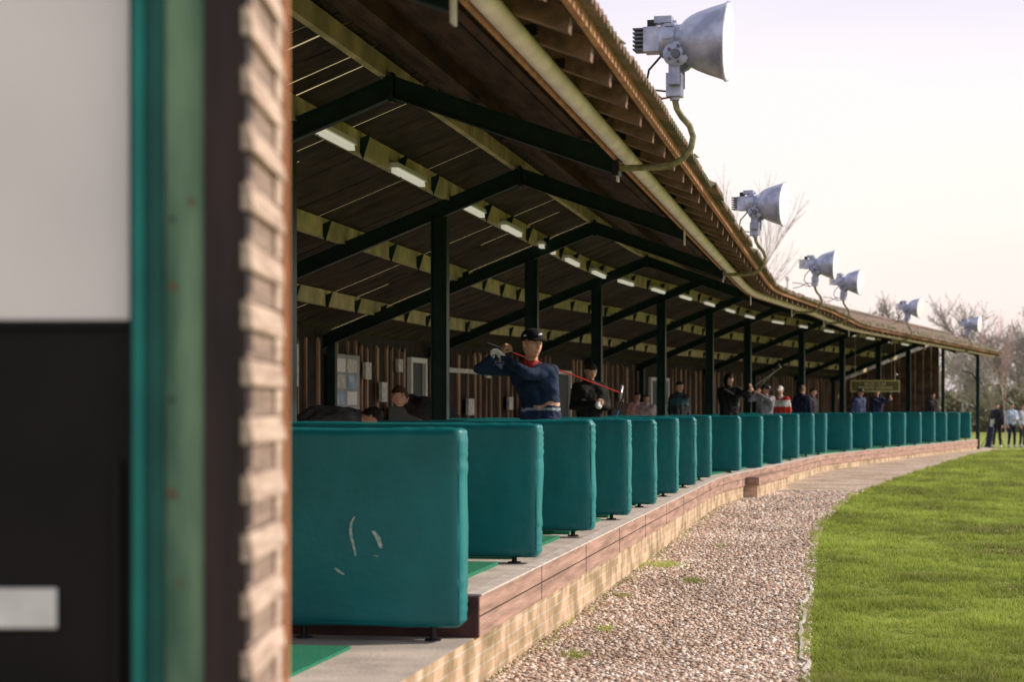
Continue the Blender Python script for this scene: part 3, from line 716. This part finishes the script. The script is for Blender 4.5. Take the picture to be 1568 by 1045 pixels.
def remesh(V,Fc,vox,smooth=4,sf=.5,wr=0):
    me=D.meshes.new('tmp'); me.from_pydata([tuple(v) for v in V],[],Fc); o=D.objects.new('tmp',me); COL.objects.link(o)
    m=o.modifiers.new('r','REMESH'); m.mode='VOXEL'; m.voxel_size=vox
    s=o.modifiers.new('s','SMOOTH'); s.iterations=smooth; s.factor=sf
    dg=bpy.context.evaluated_depsgraph_get(); dg.update(); ev=o.evaluated_get(dg); out=D.meshes.new_from_object(ev)
    if wr:
        n=len(out.vertices); co=np.empty(n*3,np.float32); out.vertices.foreach_get('co',co); co=co.reshape(-1,3)
        no=np.empty(n*3,np.float32); out.vertex_normals.foreach_get('vector',no); no=no.reshape(-1,3)
        w_=np.array([mnoise.noise(Vector((c[0]*9,c[1]*9,c[2]*14)))*wr+abs(mnoise.noise(Vector((c[0]*12+c[2]*8,c[1]*12,c[2]*20))))*wr for c in co.tolist()])
        out.vertices.foreach_set('co',(co+no*w_[:,None]).astype(np.float32).ravel())
    D.objects.remove(o); D.meshes.remove(me); out.polygons.foreach_set('use_smooth',[True]*len(out.polygons)); return out
def cloth(col): 
    n='cloth_%02x%02x%02x'%tuple(int(min(1,c)*255) for c in col); return mat(n,col,tuple(c*.6 for c in col),.85,9,.5,14)
SK=mat('skin',(.62,.35,.26),(.52,.27,.19),.5,12)
_hand={}
def hand_mesh(curl,mt):
    k=(curl,mt.name)
    if k in _hand: return _hand[k]
    mb=MB()
    for x0,x1 in ((-.028,-.033),(-.01,-.012),(.012,.011),(.027,.031)): mb.add(*capsule((x0*.7,0,0),(x1,.085,0),.015,.012,8))
    mb.add(*capsule((0,-.03,0),(0,.01,0),.025,.024,10))
    for x,L,off in ((-.033,.058,.080),(-.012,.075,.088),(.010,.080,.090),(.031,.070,.086)):
        c=curl; p=Vector((x,off,0)); ang=0
        for f,r1,r2 in ((.45,.0095,.0088),(.32,.0088,.008),(.23,.008,.007)):
            ang+=c; q=p+Vector((0,math.cos(ang),-math.sin(ang)))*L*f; mb.add(*capsule(p,q,r1,r2,8)); p=q
    p=Vector((.024,.025,-.004)); q=Vector((.050,.055,-.015)); mb.add(*capsule(p,q,.014,.011,8)); q2=q+Vector((.012-.02*curl,.032,-.012-.012*curl)); mb.add(*capsule(q,q2,.0105,.009,8)); q3=q2+Vector((-.012*curl,.022,-.008-.01*curl)); mb.add(*capsule(q2,q3,.009,.0075,8))
    me=remesh(mb.V,mb.F,.0042,2); me.materials.append(mt); _hand[k]=me; return me
def head_obj(parent,loc,look,hair='short',haircol=(.04,.025,.015),capcol=(.01,.012,.03),sc=1.0):
    bm=bmesh.new(); bmesh.ops.create_icosphere(bm,subdivisions=4,radius=1)
    base=[v.co.copy() for v in bm.verts]
    def shape(v,inf=0):
        x,y,z=v; 
        w=.077*(1-.22*max(0,-z)**1.5+.03*max(0,z)); X_=w*x; Y_=(.088 if y<0 else .098)*y; Z_=.118*z
        if y<0:
            g=lambda a,b,c,d_: math.exp(-((a)/c)**2-((b)/d_)**2)
            Y_-=.024*g(x,z+.16,.13,.16)+.012*g(x,z-.02,.10,.2)
            Y_+=.013*g(abs(x)-.36,z-.08,.17,.13)
            Y_-=.006*g(x,z-.30,.6,.10)
            Y_-=.010*g(x,z+.78,.28,.16); Y_-=.007*g(x,z+.48,.25,.06); Y_+=.005*g(x,z+.62,.3,.05)
        if z<-.3 and y>0: Y_*=1-.25*(-.3-z)
        return Vector((X_,Y_,Z_))*(1+inf)
    for v in bm.verts: v.co=shape(v.co)
    bm.verts.index_update()
    V=[v.co.copy() for v in bm.verts]; Fs=[[v.index for v in f.verts] for f in bm.faces]
    mb=MB()
    mb.add(V,Fs,0)
    for i,f in enumerate(Fs):
        c=sum((base[j] for j in f),Vector())/3
        if c.y<-.6 and abs(c.x)<.24 and abs(c.z+.52)<.045: mb.M[i]=2
    if hair!='bald':
        sel=[]
        for f in Fs:
            c=sum((base[j] for j in f),Vector())/3
            line=.42 if c.y<-.25 else (.42-.95*(c.y+.25)*1.0 if c.y<.6 else -.39)
            if hair=='long': line=min(line,-.9 if c.y>-.1 else line)
            if c.z>line: sel.append(f)
        us=sorted({j for f in sel for j in f}); mp={j:i for i,j in enumerate(us)}
        inf=.07 if hair!='long' else .13
        mb.add([shape(base[j],inf)+Vector((0,.004,0))+Vector((mnoise.noise(base[j]*7),mnoise.noise(base[j]*7+Vector((5,0,0))),mnoise.noise(base[j]*7+Vector((0,9,0)))))*.006 for j in us],[[mp[j] for j in f] for f in sel],1)
    for sx in (-1,1):
        ev,ef=capsule((sx*.028,-.074,.011),(sx*.0281,-.0741,.011),.0125,.0125,8); mb.add(ev,ef,3)
        ev,ef=capsule((sx*.028,-.0845,.011),(sx*.028,-.0846,.011),.0045,.0045,8); mb.add(ev,ef,4)
        ev,ef=capsule((sx*.018,-.083,.030),(sx*.040,-.076,.031),.0035,.003,6); mb.add(ev,ef,1)
        ev,ef=capsule((sx*.076,.006,-.012),(sx*.079,.012,.020),.011,.014,8); mb.add(ev,ef,0)
    if hair=='cap':
        cv=[];n=24
        rings=[(.0,1.10),(.25,1.10),(.5,1.0),(.72,.82),(.9,.5),(.99,.15)]
        for z,r in rings:
            for k in range(n): a=k*2*math.pi/n; cv.append(Vector((.080*r*math.cos(a),.101*r*math.sin(a)+.002,.046+.094*z)))
        cf=[(i*n+k,i*n+(k+1)%n,(i+1)*n+(k+1)%n,(i+1)*n+k) for i in range(len(rings)-1) for k in range(n)]+[tuple(range((len(rings)-1)*n,len(rings)*n))]
        mb.add(cv,cf,5)
        bv=[];m_=13
        for (e,zz) in ((0,0),(1,-.014),(1,-.019),(0,-.006)):
            for k in range(m_):
                a=R(205+130*k/(m_-1)); r=1.08; X_=.080*r*math.cos(a); Y_=.101*r*math.sin(a)
                if e: Y_=Y_-.080*math.sin(math.pi*k/(m_-1))**.6
                bv.append(Vector((X_,Y_,.054+zz)))
        bf=[(j*m_+k,j*m_+k+1,((j+1)%4)*m_+k+1,((j+1)%4)*m_+k) for j in range(4) for k in range(m_-1)]
        mb.add(bv,bf,5)
        ev,ef=capsule((-.010,-.105,.085),(.012,-.105,.090),.010,.010,8); mb.add(ev,ef,6)
        ev,ef=capsule((-.082,-.02,.074),(-.082,.004,.074),.008,.008,8); mb.add(ev,ef,6)
    if hair=='hood':
        sel=[f for f in Fs if (sum((base[j] for j in f),Vector())/3).y>-.55 or (sum((base[j] for j in f),Vector())/3).z>.65]
        us=sorted({j for f in sel for j in f}); mp={j:i for i,j in enumerate(us)}
        mb.add([shape(base[j],.22)+Vector((0,.01,0)) for j in us],[[mp[j] for j in f] for f in sel],5)
    bm.free()
    mats=[SK,mat('hair_%d'%int(haircol[0]*1000),haircol,None,.7,40,.5,90),mat('lips',(.35,.12,.10),None,.5,9),mat('eye_white',(.6,.58,.55),None,.3,9),M_black,cloth(capcol),M_white]
    o=mk('head',mb.V,mb.F,mats,mb.M,parent,True)
    o.scale=(sc,)*3; o.location=loc
    lk=Vector(look).normalized(); q=lk.to_track_quat('-Y','Z'); o.rotation_mode='QUATERNION'; o.rotation_quaternion=q
    return o
def base_pose():
    return dict(pelvis=(0,0,.94),waist=(0,0,1.08),chest=(0,.01,1.28),neck=(0,.015,1.46),head=(0,-.012,1.625),
      shL=(.175,.01,1.41),elL=(.225,.03,1.13),wrL=(.225,-.06,.89),shR=(-.175,.01,1.41),elR=(-.225,.03,1.13),wrR=(-.225,-.06,.89),
      hipL=(.09,0,.90),knL=(.11,-.02,.49),anL=(.13,.02,.085),toL=(.15,-.13,.035),hipR=(-.09,0,.90),knR=(-.11,-.02,.49),anR=(-.13,.02,.085),toR=(-.15,-.13,.035))
def bent(deg,J=None):
    J=J or base_pose(); a=R(deg); pv=Vector((0,0,.95))
    for k_ in J:
        if k_ in('waist','chest','neck','head','shL','shR','elL','elR','wrL','wrR'):
            f=.6 if k_=='waist' else 1.0
            v=Vector(J[k_])-pv; J[k_]=tuple(Matrix.Rotation(a*f,3,'X')@v+pv)
    for k_ in ('pelvis','hipL','hipR'): v=Vector(J[k_]); J[k_]=(v.x,v.y+.12*math.sin(a),v.z-.02)
    return J
def person(name,loc,yaw,J,top,pants,hair='short',haircol=(.04,.025,.015),cap=(.01,.012,.03),look=(0,-1,-.1),scale=1.0,bulk=1.1,handm=None,curl=.35,midriff=False,vox=.016,accent=None,shoe=(.6,.6,.6),hsc=1.0):
    par=empty(name,(0,0,0))
    G={k_:Vector(v) for k_,v in J.items()}
    el=[]
    def c(p,q,r1,r2,tag): el.append((Vector(p),Vector(q),r1,r2,tag))
    tb=bulk
    for sd in 'LR':
        s1=G['sh'+sd].lerp(G['chest'],.35)+(G['chest']-G['neck'])*.12
        side=(G['shL']-G['shR']).normalized()*(1 if sd=='L' else -1); hs=(G['hipL']-G['hipR']).normalized()*(1 if sd=='L' else -1)
        wv=G['waist']+ (side+hs).normalized()*.075
        c(s1,wv,.105*tb,.088*tb,'top'); c(wv,G['hip'+sd]+Vector((0,0,.04)),.088*tb,.095,'top' if not midriff else 'pants')
        c(G['neck']-(G['neck']-G['chest'])*.25,G['sh'+sd],.065*tb,.062*tb,'top')
        c(G['sh'+sd],G['el'+sd],.064*tb,.050*tb,'top'); c(G['el'+sd],G['wr'+sd],.048*tb,.034*tb,'top')
        c(G['hip'+sd],G['kn'+sd],.097,.066,'pants'); c(G['kn'+sd],G['an'+sd]+Vector((0,0,.05)),.064,.047,'pants')
        an=G['an'+sd]; to=G['to'+sd]; c(an,an+Vector((0,.03,-.035)),.042,.042,'shoe'); c(an+Vector((0,0,-.04)),to,.045,.036,'shoe')
    c(G['chest'],G['waist'],.115*tb,.10*tb,'top'); c(G['waist'],G['pelvis'],.10,.12,'pants' if midriff else 'top')
    c(G['hipL'],G['hipR'],.10,.10,'pants'); c(G['pelvis'],G['pelvis']+Vector((0,.05,-.05)),.1,.09,'pants')
    c(G['neck']-(G['neck']-G['chest'])*.1,G['head']+(G['neck']-G['head'])*.35,.058,.054,'skin')
    c(G['neck'],G['neck']+(G['head']-G['neck'])*.12,.072*tb,.066*tb,'collar')
    mb=MB()
    for e in el: mb.add(*capsule(*e[:4]))
    me=remesh(mb.V,mb.F,vox,4,wr=.014)
    n=len(me.polygons); cen=np.empty(n*3,np.float32); me.polygons.foreach_get('center',cen); cen=cen.reshape(-1,3)
    best=np.full(n,1e9); idx=np.zeros(n,np.int32); tags={'top':0,'pants':1,'skin':2,'shoe':3,'collar':4}
    for p,q,r1,r2,tag in el:
        p_,q_=np.array(p),np.array(q); d_=q_-p_; L=max(1e-9,d_@d_); t=np.clip(((cen-p_)@d_)/L,0,1); dist=np.linalg.norm(cen-(p_+t[:,None]*d_),axis=1)-(r1+(r2-r1)*t)
        b=dist<best; best[b]=dist[b]; idx[b]=tags[tag]
    if midriff:
        zc=cen[:,2]-.16*cen[:,0]+.01*np.sin(cen[:,0]*40); b=(idx<2)&(zc>1.055)&(zc<1.085)&(cen[:,0]>-.02)&(cen[:,0]<.3); idx[b]=2; b=(idx<2)&(cen[:,2]>=1.035)&(cen[:,2]<=1.058)&(np.abs(cen[:,0])<.3); idx[b]=5; b=(idx==1)&(cen[:,2]>1.058); idx[b]=0
    else:
        b=(idx==0)&(cen[:,2]<.86)&(np.abs(cen[:,0])<.16)&(J['head'][2]>1.5); idx[b]=1
    if accent is not None:
        b=(idx==0)&(cen[:,2]>1.22)&(cen[:,2]<1.38)&(np.abs(cen[:,0])<.5); idx[b]=6
    for m in (cloth(top),cloth(pants),SK,cloth(shoe),cloth(accent or top) if not midriff else cloth((.5,.03,.03)),mat('grey_belt',(.35,.38,.45),None,.5,9),cloth(accent or top)): me.materials.append(m)
    me.polygons.foreach_set('material_index',idx)
    o=D.objects.new('body',me); COL.objects.link(o); o.parent=par
    head_obj(par,G['head'],look,hair,haircol,cap,hsc)
    for sd in 'LR':
        w=G['wr'+sd]; d_=(w-G['el'+sd]).normalized(); hm=hand_mesh(curl,(handm or SK) if sd=='L' else SK)
        h=D.objects.new('hand_'+('left' if sd=='L' else 'right'),hm); COL.objects.link(h); h.parent=par
        inward=Vector((-1 if sd=='L' else 1,0,0)); z=-(inward-d_*inward.dot(d_)); z=z.normalized() if z.length>.05 else Vector((0,0,1)); x_=d_.cross(z)
        flip=1 if x_.y<0 else -1
        M=Matrix((x_*flip,d_,z)).transposed().to_4x4(); M.translation=w-d_*.005; h.matrix_local=M
    par.location=loc; par.rotation_euler=(0,0,yaw); par.scale=(scale,)*3
    return par
def club(name,p,q,m,head=True):
    p=Vector(p);q=Vector(q); mb=MB(); d_=(q-p).normalized(); mb.tube([p-d_*.08,p+d_*.2],[.014,.011],8,1); mb.tube([p+d_*.2,q],[.0075,.006],8,0)
    if head:
        sdv=d_.orthogonal().normalized(); V,Fc=capsule(q,q+sdv*.08+d_*.01,.016,.024,10); mb.add(V,Fc,2)
    mb.make(name,[m,M_black,mat('club_head_steel',(.3,.3,.33),None,.3,5,metal=.7)],None,True)
zd=Z0+CZ+.028
def at(px,u=None,Y=None):
    if Y is None:
        s=sray(px,u); p=pos(s,u,0); return p.x,p.y
    return (px-784)/F*Y,Y
# main golfer, top of backswing, chest coiled, in the bay behind the third divider
GX,GY,GS=.215,18.2,1.055
J=base_pose(); J.update(pelvis=(.045,.02,.94),waist=(.05,.0,1.10),chest=(.005,-.02,1.27),neck=(-.045,-.04,1.43),head=(-.03,-.11,1.605),
  shL=(.125,-.11,1.375),elL=(-.07,-.26,1.345),wrL=(-.275,-.10,1.50),shR=(-.18,.08,1.40),elR=(-.48,.07,1.40),wrR=(-.315,-.02,1.545),
  hipL=(.13,-.03,.90),hipR=(-.05,.04,.90),knL=(.15,-.10,.5),knR=(-.11,-.06,.5),anL=(.15,.0,.085),anR=(-.17,.02,.085),toL=(.19,-.14,.035),toR=(-.20,-.14,.035))
person('golfer_person',(GX,GY,zd),0,J,(.014,.033,.085),(.03,.045,.11),'cap',(.10,.06,.03),(.008,.009,.015),look=(.70,-1,-.06),bulk=1.05,handm=M_white,curl=.85,midriff=True,vox=.011,scale=GS,hsc=1.04)
club('golf_club',(GX-.36*GS,GY+.0,zd+1.60*GS),(GX+.80,GY+.40,zd+1.26),M_red)
x,y=at(903,Y=27.2); J=base_pose(); J.update(elL=(.24,-.02,1.15),wrL=(.09,-.26,1.17),elR=(-.24,-.02,1.15),wrR=(-.02,-.26,1.20),head=(0,-.05,1.62))
person('man_in_black_jacket',(x,y,zd),R(15),J,(.008,.008,.010),(.01,.012,.02),'short',(.03,.015,.01),look=(.1,-1,-.35),handm=M_white,curl=.6,scale=1.0,bulk=1.22)
club('golf_club',(x+.45,y-.1,zd+1.28),(x+.15,y-.3,zd+.4),M_blue)
x,y=at(606,Y=22.8); person('man_bending_over',(x+.58,y,zd),R(-60),bent(62),(.022,.019,.024),(.02,.02,.03),'short',(.07,.04,.02),look=(0,-1,-.25),bulk=1.15)
x,y=at(470,Y=19.8); person('man_leaning_down',(x,y,zd),R(78),bent(83),(.07,.07,.08),(.02,.02,.03),'short',(.02,.015,.01),look=(0,-.5,-1),bulk=1.2)
x,y=at(972,Y=43); person('woman_in_pink_jacket',(x,y,zd),R(20),bent(12),(.60,.36,.38),(.03,.03,.05),'short',(.06,.03,.02),scale=.86)
x,y=at(992,Y=42.5); person('woman_in_white_top',(x,y,zd),R(-20),bent(10),(.70,.58,.62),(.03,.03,.05),'long',(.10,.03,.02),scale=.83)
x,y=at(1040,Y=41); person('man_in_dark_jacket',(x,y,zd),R(30),base_pose(),(.012,.014,.02),(.02,.02,.03),'short',(.02,.012,.01),accent=(.012,.05,.065),scale=.97)
def swing2():
    J=base_pose(); J.update(shL=(.15,-.06,1.43),elL=(.26,-.22,1.33),wrL=(.30,-.33,1.45),shR=(-.15,.04,1.42),elR=(.02,-.24,1.28),wrR=(.25,-.35,1.42)); return J
x,y=at(1116,Y=41.5); person('hooded_golfer',(x,y,zd),R(15),swing2(),(.006,.006,.008),(.01,.01,.014),'hood',(.02,.02,.02),(.006,.006,.008),look=(.4,-1,-.3),scale=1.06,curl=.85,bulk=1.2)
club('golf_club',(x+.36,y-.3,zd+1.5),(x+1.05,y-.2,zd+1.98),M_chrome)
def swing3():
    J=base_pose(); J.update(shL=(.13,-.10,1.41),elL=(-.05,-.28,1.36),wrL=(-.25,-.14,1.52),shR=(-.15,.06,1.42),elR=(-.42,.02,1.38),wrR=(-.29,-.06,1.56)); return J
x,y=at(1172,-1.1); person('golfer_in_grey_hoodie',(x,y,zd),R(20),swing3(),(.26,.25,.31),(.03,.03,.04),'cap',(.03,.02,.02),(.02,.02,.03),curl=.85,look=(.5,-1,-.3),scale=.97)
club('golf_club',(x-.25,y-.1,zd+1.56),(x+.25,y+.2,zd+2.02),M_chrome)
x,y=at(1196,-1.1); person('golfer_in_red_jacket',(x,y,zd),R(-25),bent(8),(.6,.04,.025),(.02,.02,.03),'cap',(.03,.02,.02),(.7,.7,.72),accent=(.8,.8,.82),scale=.97)
x,y=at(1228,-1.0); person('man_in_navy_fleece',(x,y,zd),R(150),base_pose(),(.015,.018,.05),(.02,.02,.03),'short',(.16,.10,.08))
x,y=at(1244,-1.3); person('man_in_dark_coat',(x,y,zd),R(60),base_pose(),(.02,.02,.03),(.02,.02,.03),'short',(.05,.03,.02),scale=.97)
x,y=at(1313,-1.2); person('man_in_blue_jumper',(x,y,zd),R(30),bent(10),(.07,.09,.20),(.02,.02,.03),'cap',(.05,.03,.02),(.03,.03,.05))
x,y=at(1342,-1.0); person('golfer_raising_club',(x,y,zd),R(10),swing2(),(.035,.04,.10),(.02,.02,.03),'short',(.2,.13,.07),curl=.85)
club('golf_club',(x+.30,y-.35,zd+1.42),(x+.56,y-.2,zd+2.2),M_chrome)
x,y=at(1428,-1.2); person('man_at_far_bay',(x,y,zd),R(20),base_pose(),(.04,.03,.04),(.02,.02,.03),'short',(.04,.03,.02))
gzz=gz(78)+CZ+.014
x=19.0; person('man_in_dark_coat',(x,78,gzz),R(-20),base_pose(),(.02,.022,.04),(.015,.015,.025),'short',(.04,.03,.02),bulk=1.25)
x=19.68; J=base_pose(); J.update(elL=(.25,.0,1.15),wrL=(.1,-.2,1.12)); person('man_in_light_blue_shirt',(x,78.4,gzz),R(15),J,(.45,.55,.75),(.015,.02,.05),'short',(.04,.03,.02))
x=20.25; person('woman_in_pale_coat',(x,79,gzz),R(40),base_pose(),(.4,.42,.5),(.03,.03,.05),'long',(.10,.06,.03),scale=.97)
gb=empty('golf_bag',(18.55,77.6,gzz)); mb=MB()
mb.tube([(0,0,.02),(.05,.0,.3),(.13,.0,.82)],[.12,.125,.13],14,0); mb.tube([(.08,.0,.5),(.085,0,.56)],.15,14,1)
mb.tube([(.12,.08,.75),(-.22,.25,0)],.012,6,1); mb.tube([(.12,-.08,.75),(-.22,-.25,0)],.012,6,1); mb.tube([(.16,.12,.3),(.2,.12,.6)],.06,8,1)
for i in range(6): a=i*1.05; mb.tube([(.13+.05*math.cos(a),.05*math.sin(a),.8),(.17+.07*math.cos(a),.08*math.sin(a),1.05+.04*(i%3))],[.006,.02],6,2)
mb.make('bag_body',[cloth((.02,.03,.08)),M_black,M_chrome],gb,True)
# ================================================================ WORLD / LIGHT / CAMERA
w=D.worlds.new('World'); SC.world=w; w.use_nodes=True; nt=w.node_tree; bg=nt.nodes['Background']
EL,AZ=R(31),R(80)
sky=nd(nt,'ShaderNodeTexSky',sky_type='NISHITA'); sky.sun_disc=False; sky.sun_elevation=EL; sky.sun_rotation=AZ; sky.dust_density=3; sky.air_density=1
tc=nd(nt,'ShaderNodeTexCoord'); sp=nd(nt,'ShaderNodeSeparateXYZ'); nt.links.new(tc.outputs['Generated'],sp.inputs[0])
rp=nd(nt,'ShaderNodeValToRGB'); e=rp.color_ramp.elements
e[0].position=0; e[0].color=(.87,.74,.76,1); e[1].position=1; e[1].color=(.61,.60,.69,1)
for p_,c_ in ((.04,(.99,.83,.79)),(.085,(1.0,.90,.83)),(.14,(.98,.90,.89)),(.20,(.83,.78,.90))): q=e.new(p_); q.color=(*c_,1)
nz_=nd(nt,'ShaderNodeTexNoise'); nz_.inputs['Scale'].default_value=3; nz_.inputs['Detail'].default_value=4
mpn=nd(nt,'ShaderNodeMapping'); mpn.inputs['Scale'].default_value=(1,1,5); nt.links.new(tc.outputs['Generated'],mpn.inputs[0]); nt.links.new(mpn.outputs[0],nz_.inputs['Vector'])
m1=nd(nt,'ShaderNodeMath',operation='MULTIPLY_ADD'); m1.inputs[1].default_value=.12; nt.links.new(nz_.outputs[0],m1.inputs[0]); 
m0=nd(nt,'ShaderNodeMath',operation='SUBTRACT'); m0.inputs[1].default_value=.06; nt.links.new(sp.outputs['Z'],m0.inputs[0]); nt.links.new(m0.outputs[0],m1.inputs[2]); nt.links.new(m1.outputs[0],rp.inputs[0])
mul=nd(nt,'ShaderNodeMixRGB',blend_type='MULTIPLY'); mul.inputs[0].default_value=1; mul.inputs[2].default_value=(10,10,10,1); nt.links.new(rp.outputs[0],mul.inputs[1])
mx=nd(nt,'ShaderNodeMixRGB'); mx.inputs[0].default_value=.92; nt.links.new(sky.outputs[0],mx.inputs[1]); nt.links.new(mul.outputs[0],mx.inputs[2]); nt.links.new(mx.outputs[0],bg.inputs['Color'])
bg.inputs['Strength'].default_value=.115
ld=D.lights.new('sun','SUN'); ld.energy=5.0; ld.angle=R(2.0); ld.color=(1,.86,.70); lo=D.objects.new('sun',ld); COL.objects.link(lo)
dv=Vector((math.cos(EL)*math.sin(AZ),math.cos(EL)*math.cos(AZ),math.sin(EL))); lo.rotation_euler=dv.to_track_quat('Z','Y').to_euler(); lo.location=(20,10,20)
cd=D.cameras.new('camera'); cd.lens=70; cd.sensor_width=36; cd.shift_y=(628-522.5)/1568; cd.clip_end=3000; cd.clip_start=.1
cd.dof.use_dof=True; cd.dof.focus_distance=18.2; cd.dof.aperture_fstop=2.8
co=D.objects.new('camera',cd); COL.objects.link(co); co.location=(0,0,CZ); co.rotation_euler=(R(90),0,0); SC.camera=co
SC.view_settings.view_transform='Standard'; SC.view_settings.look='None'; SC.view_settings.exposure=0
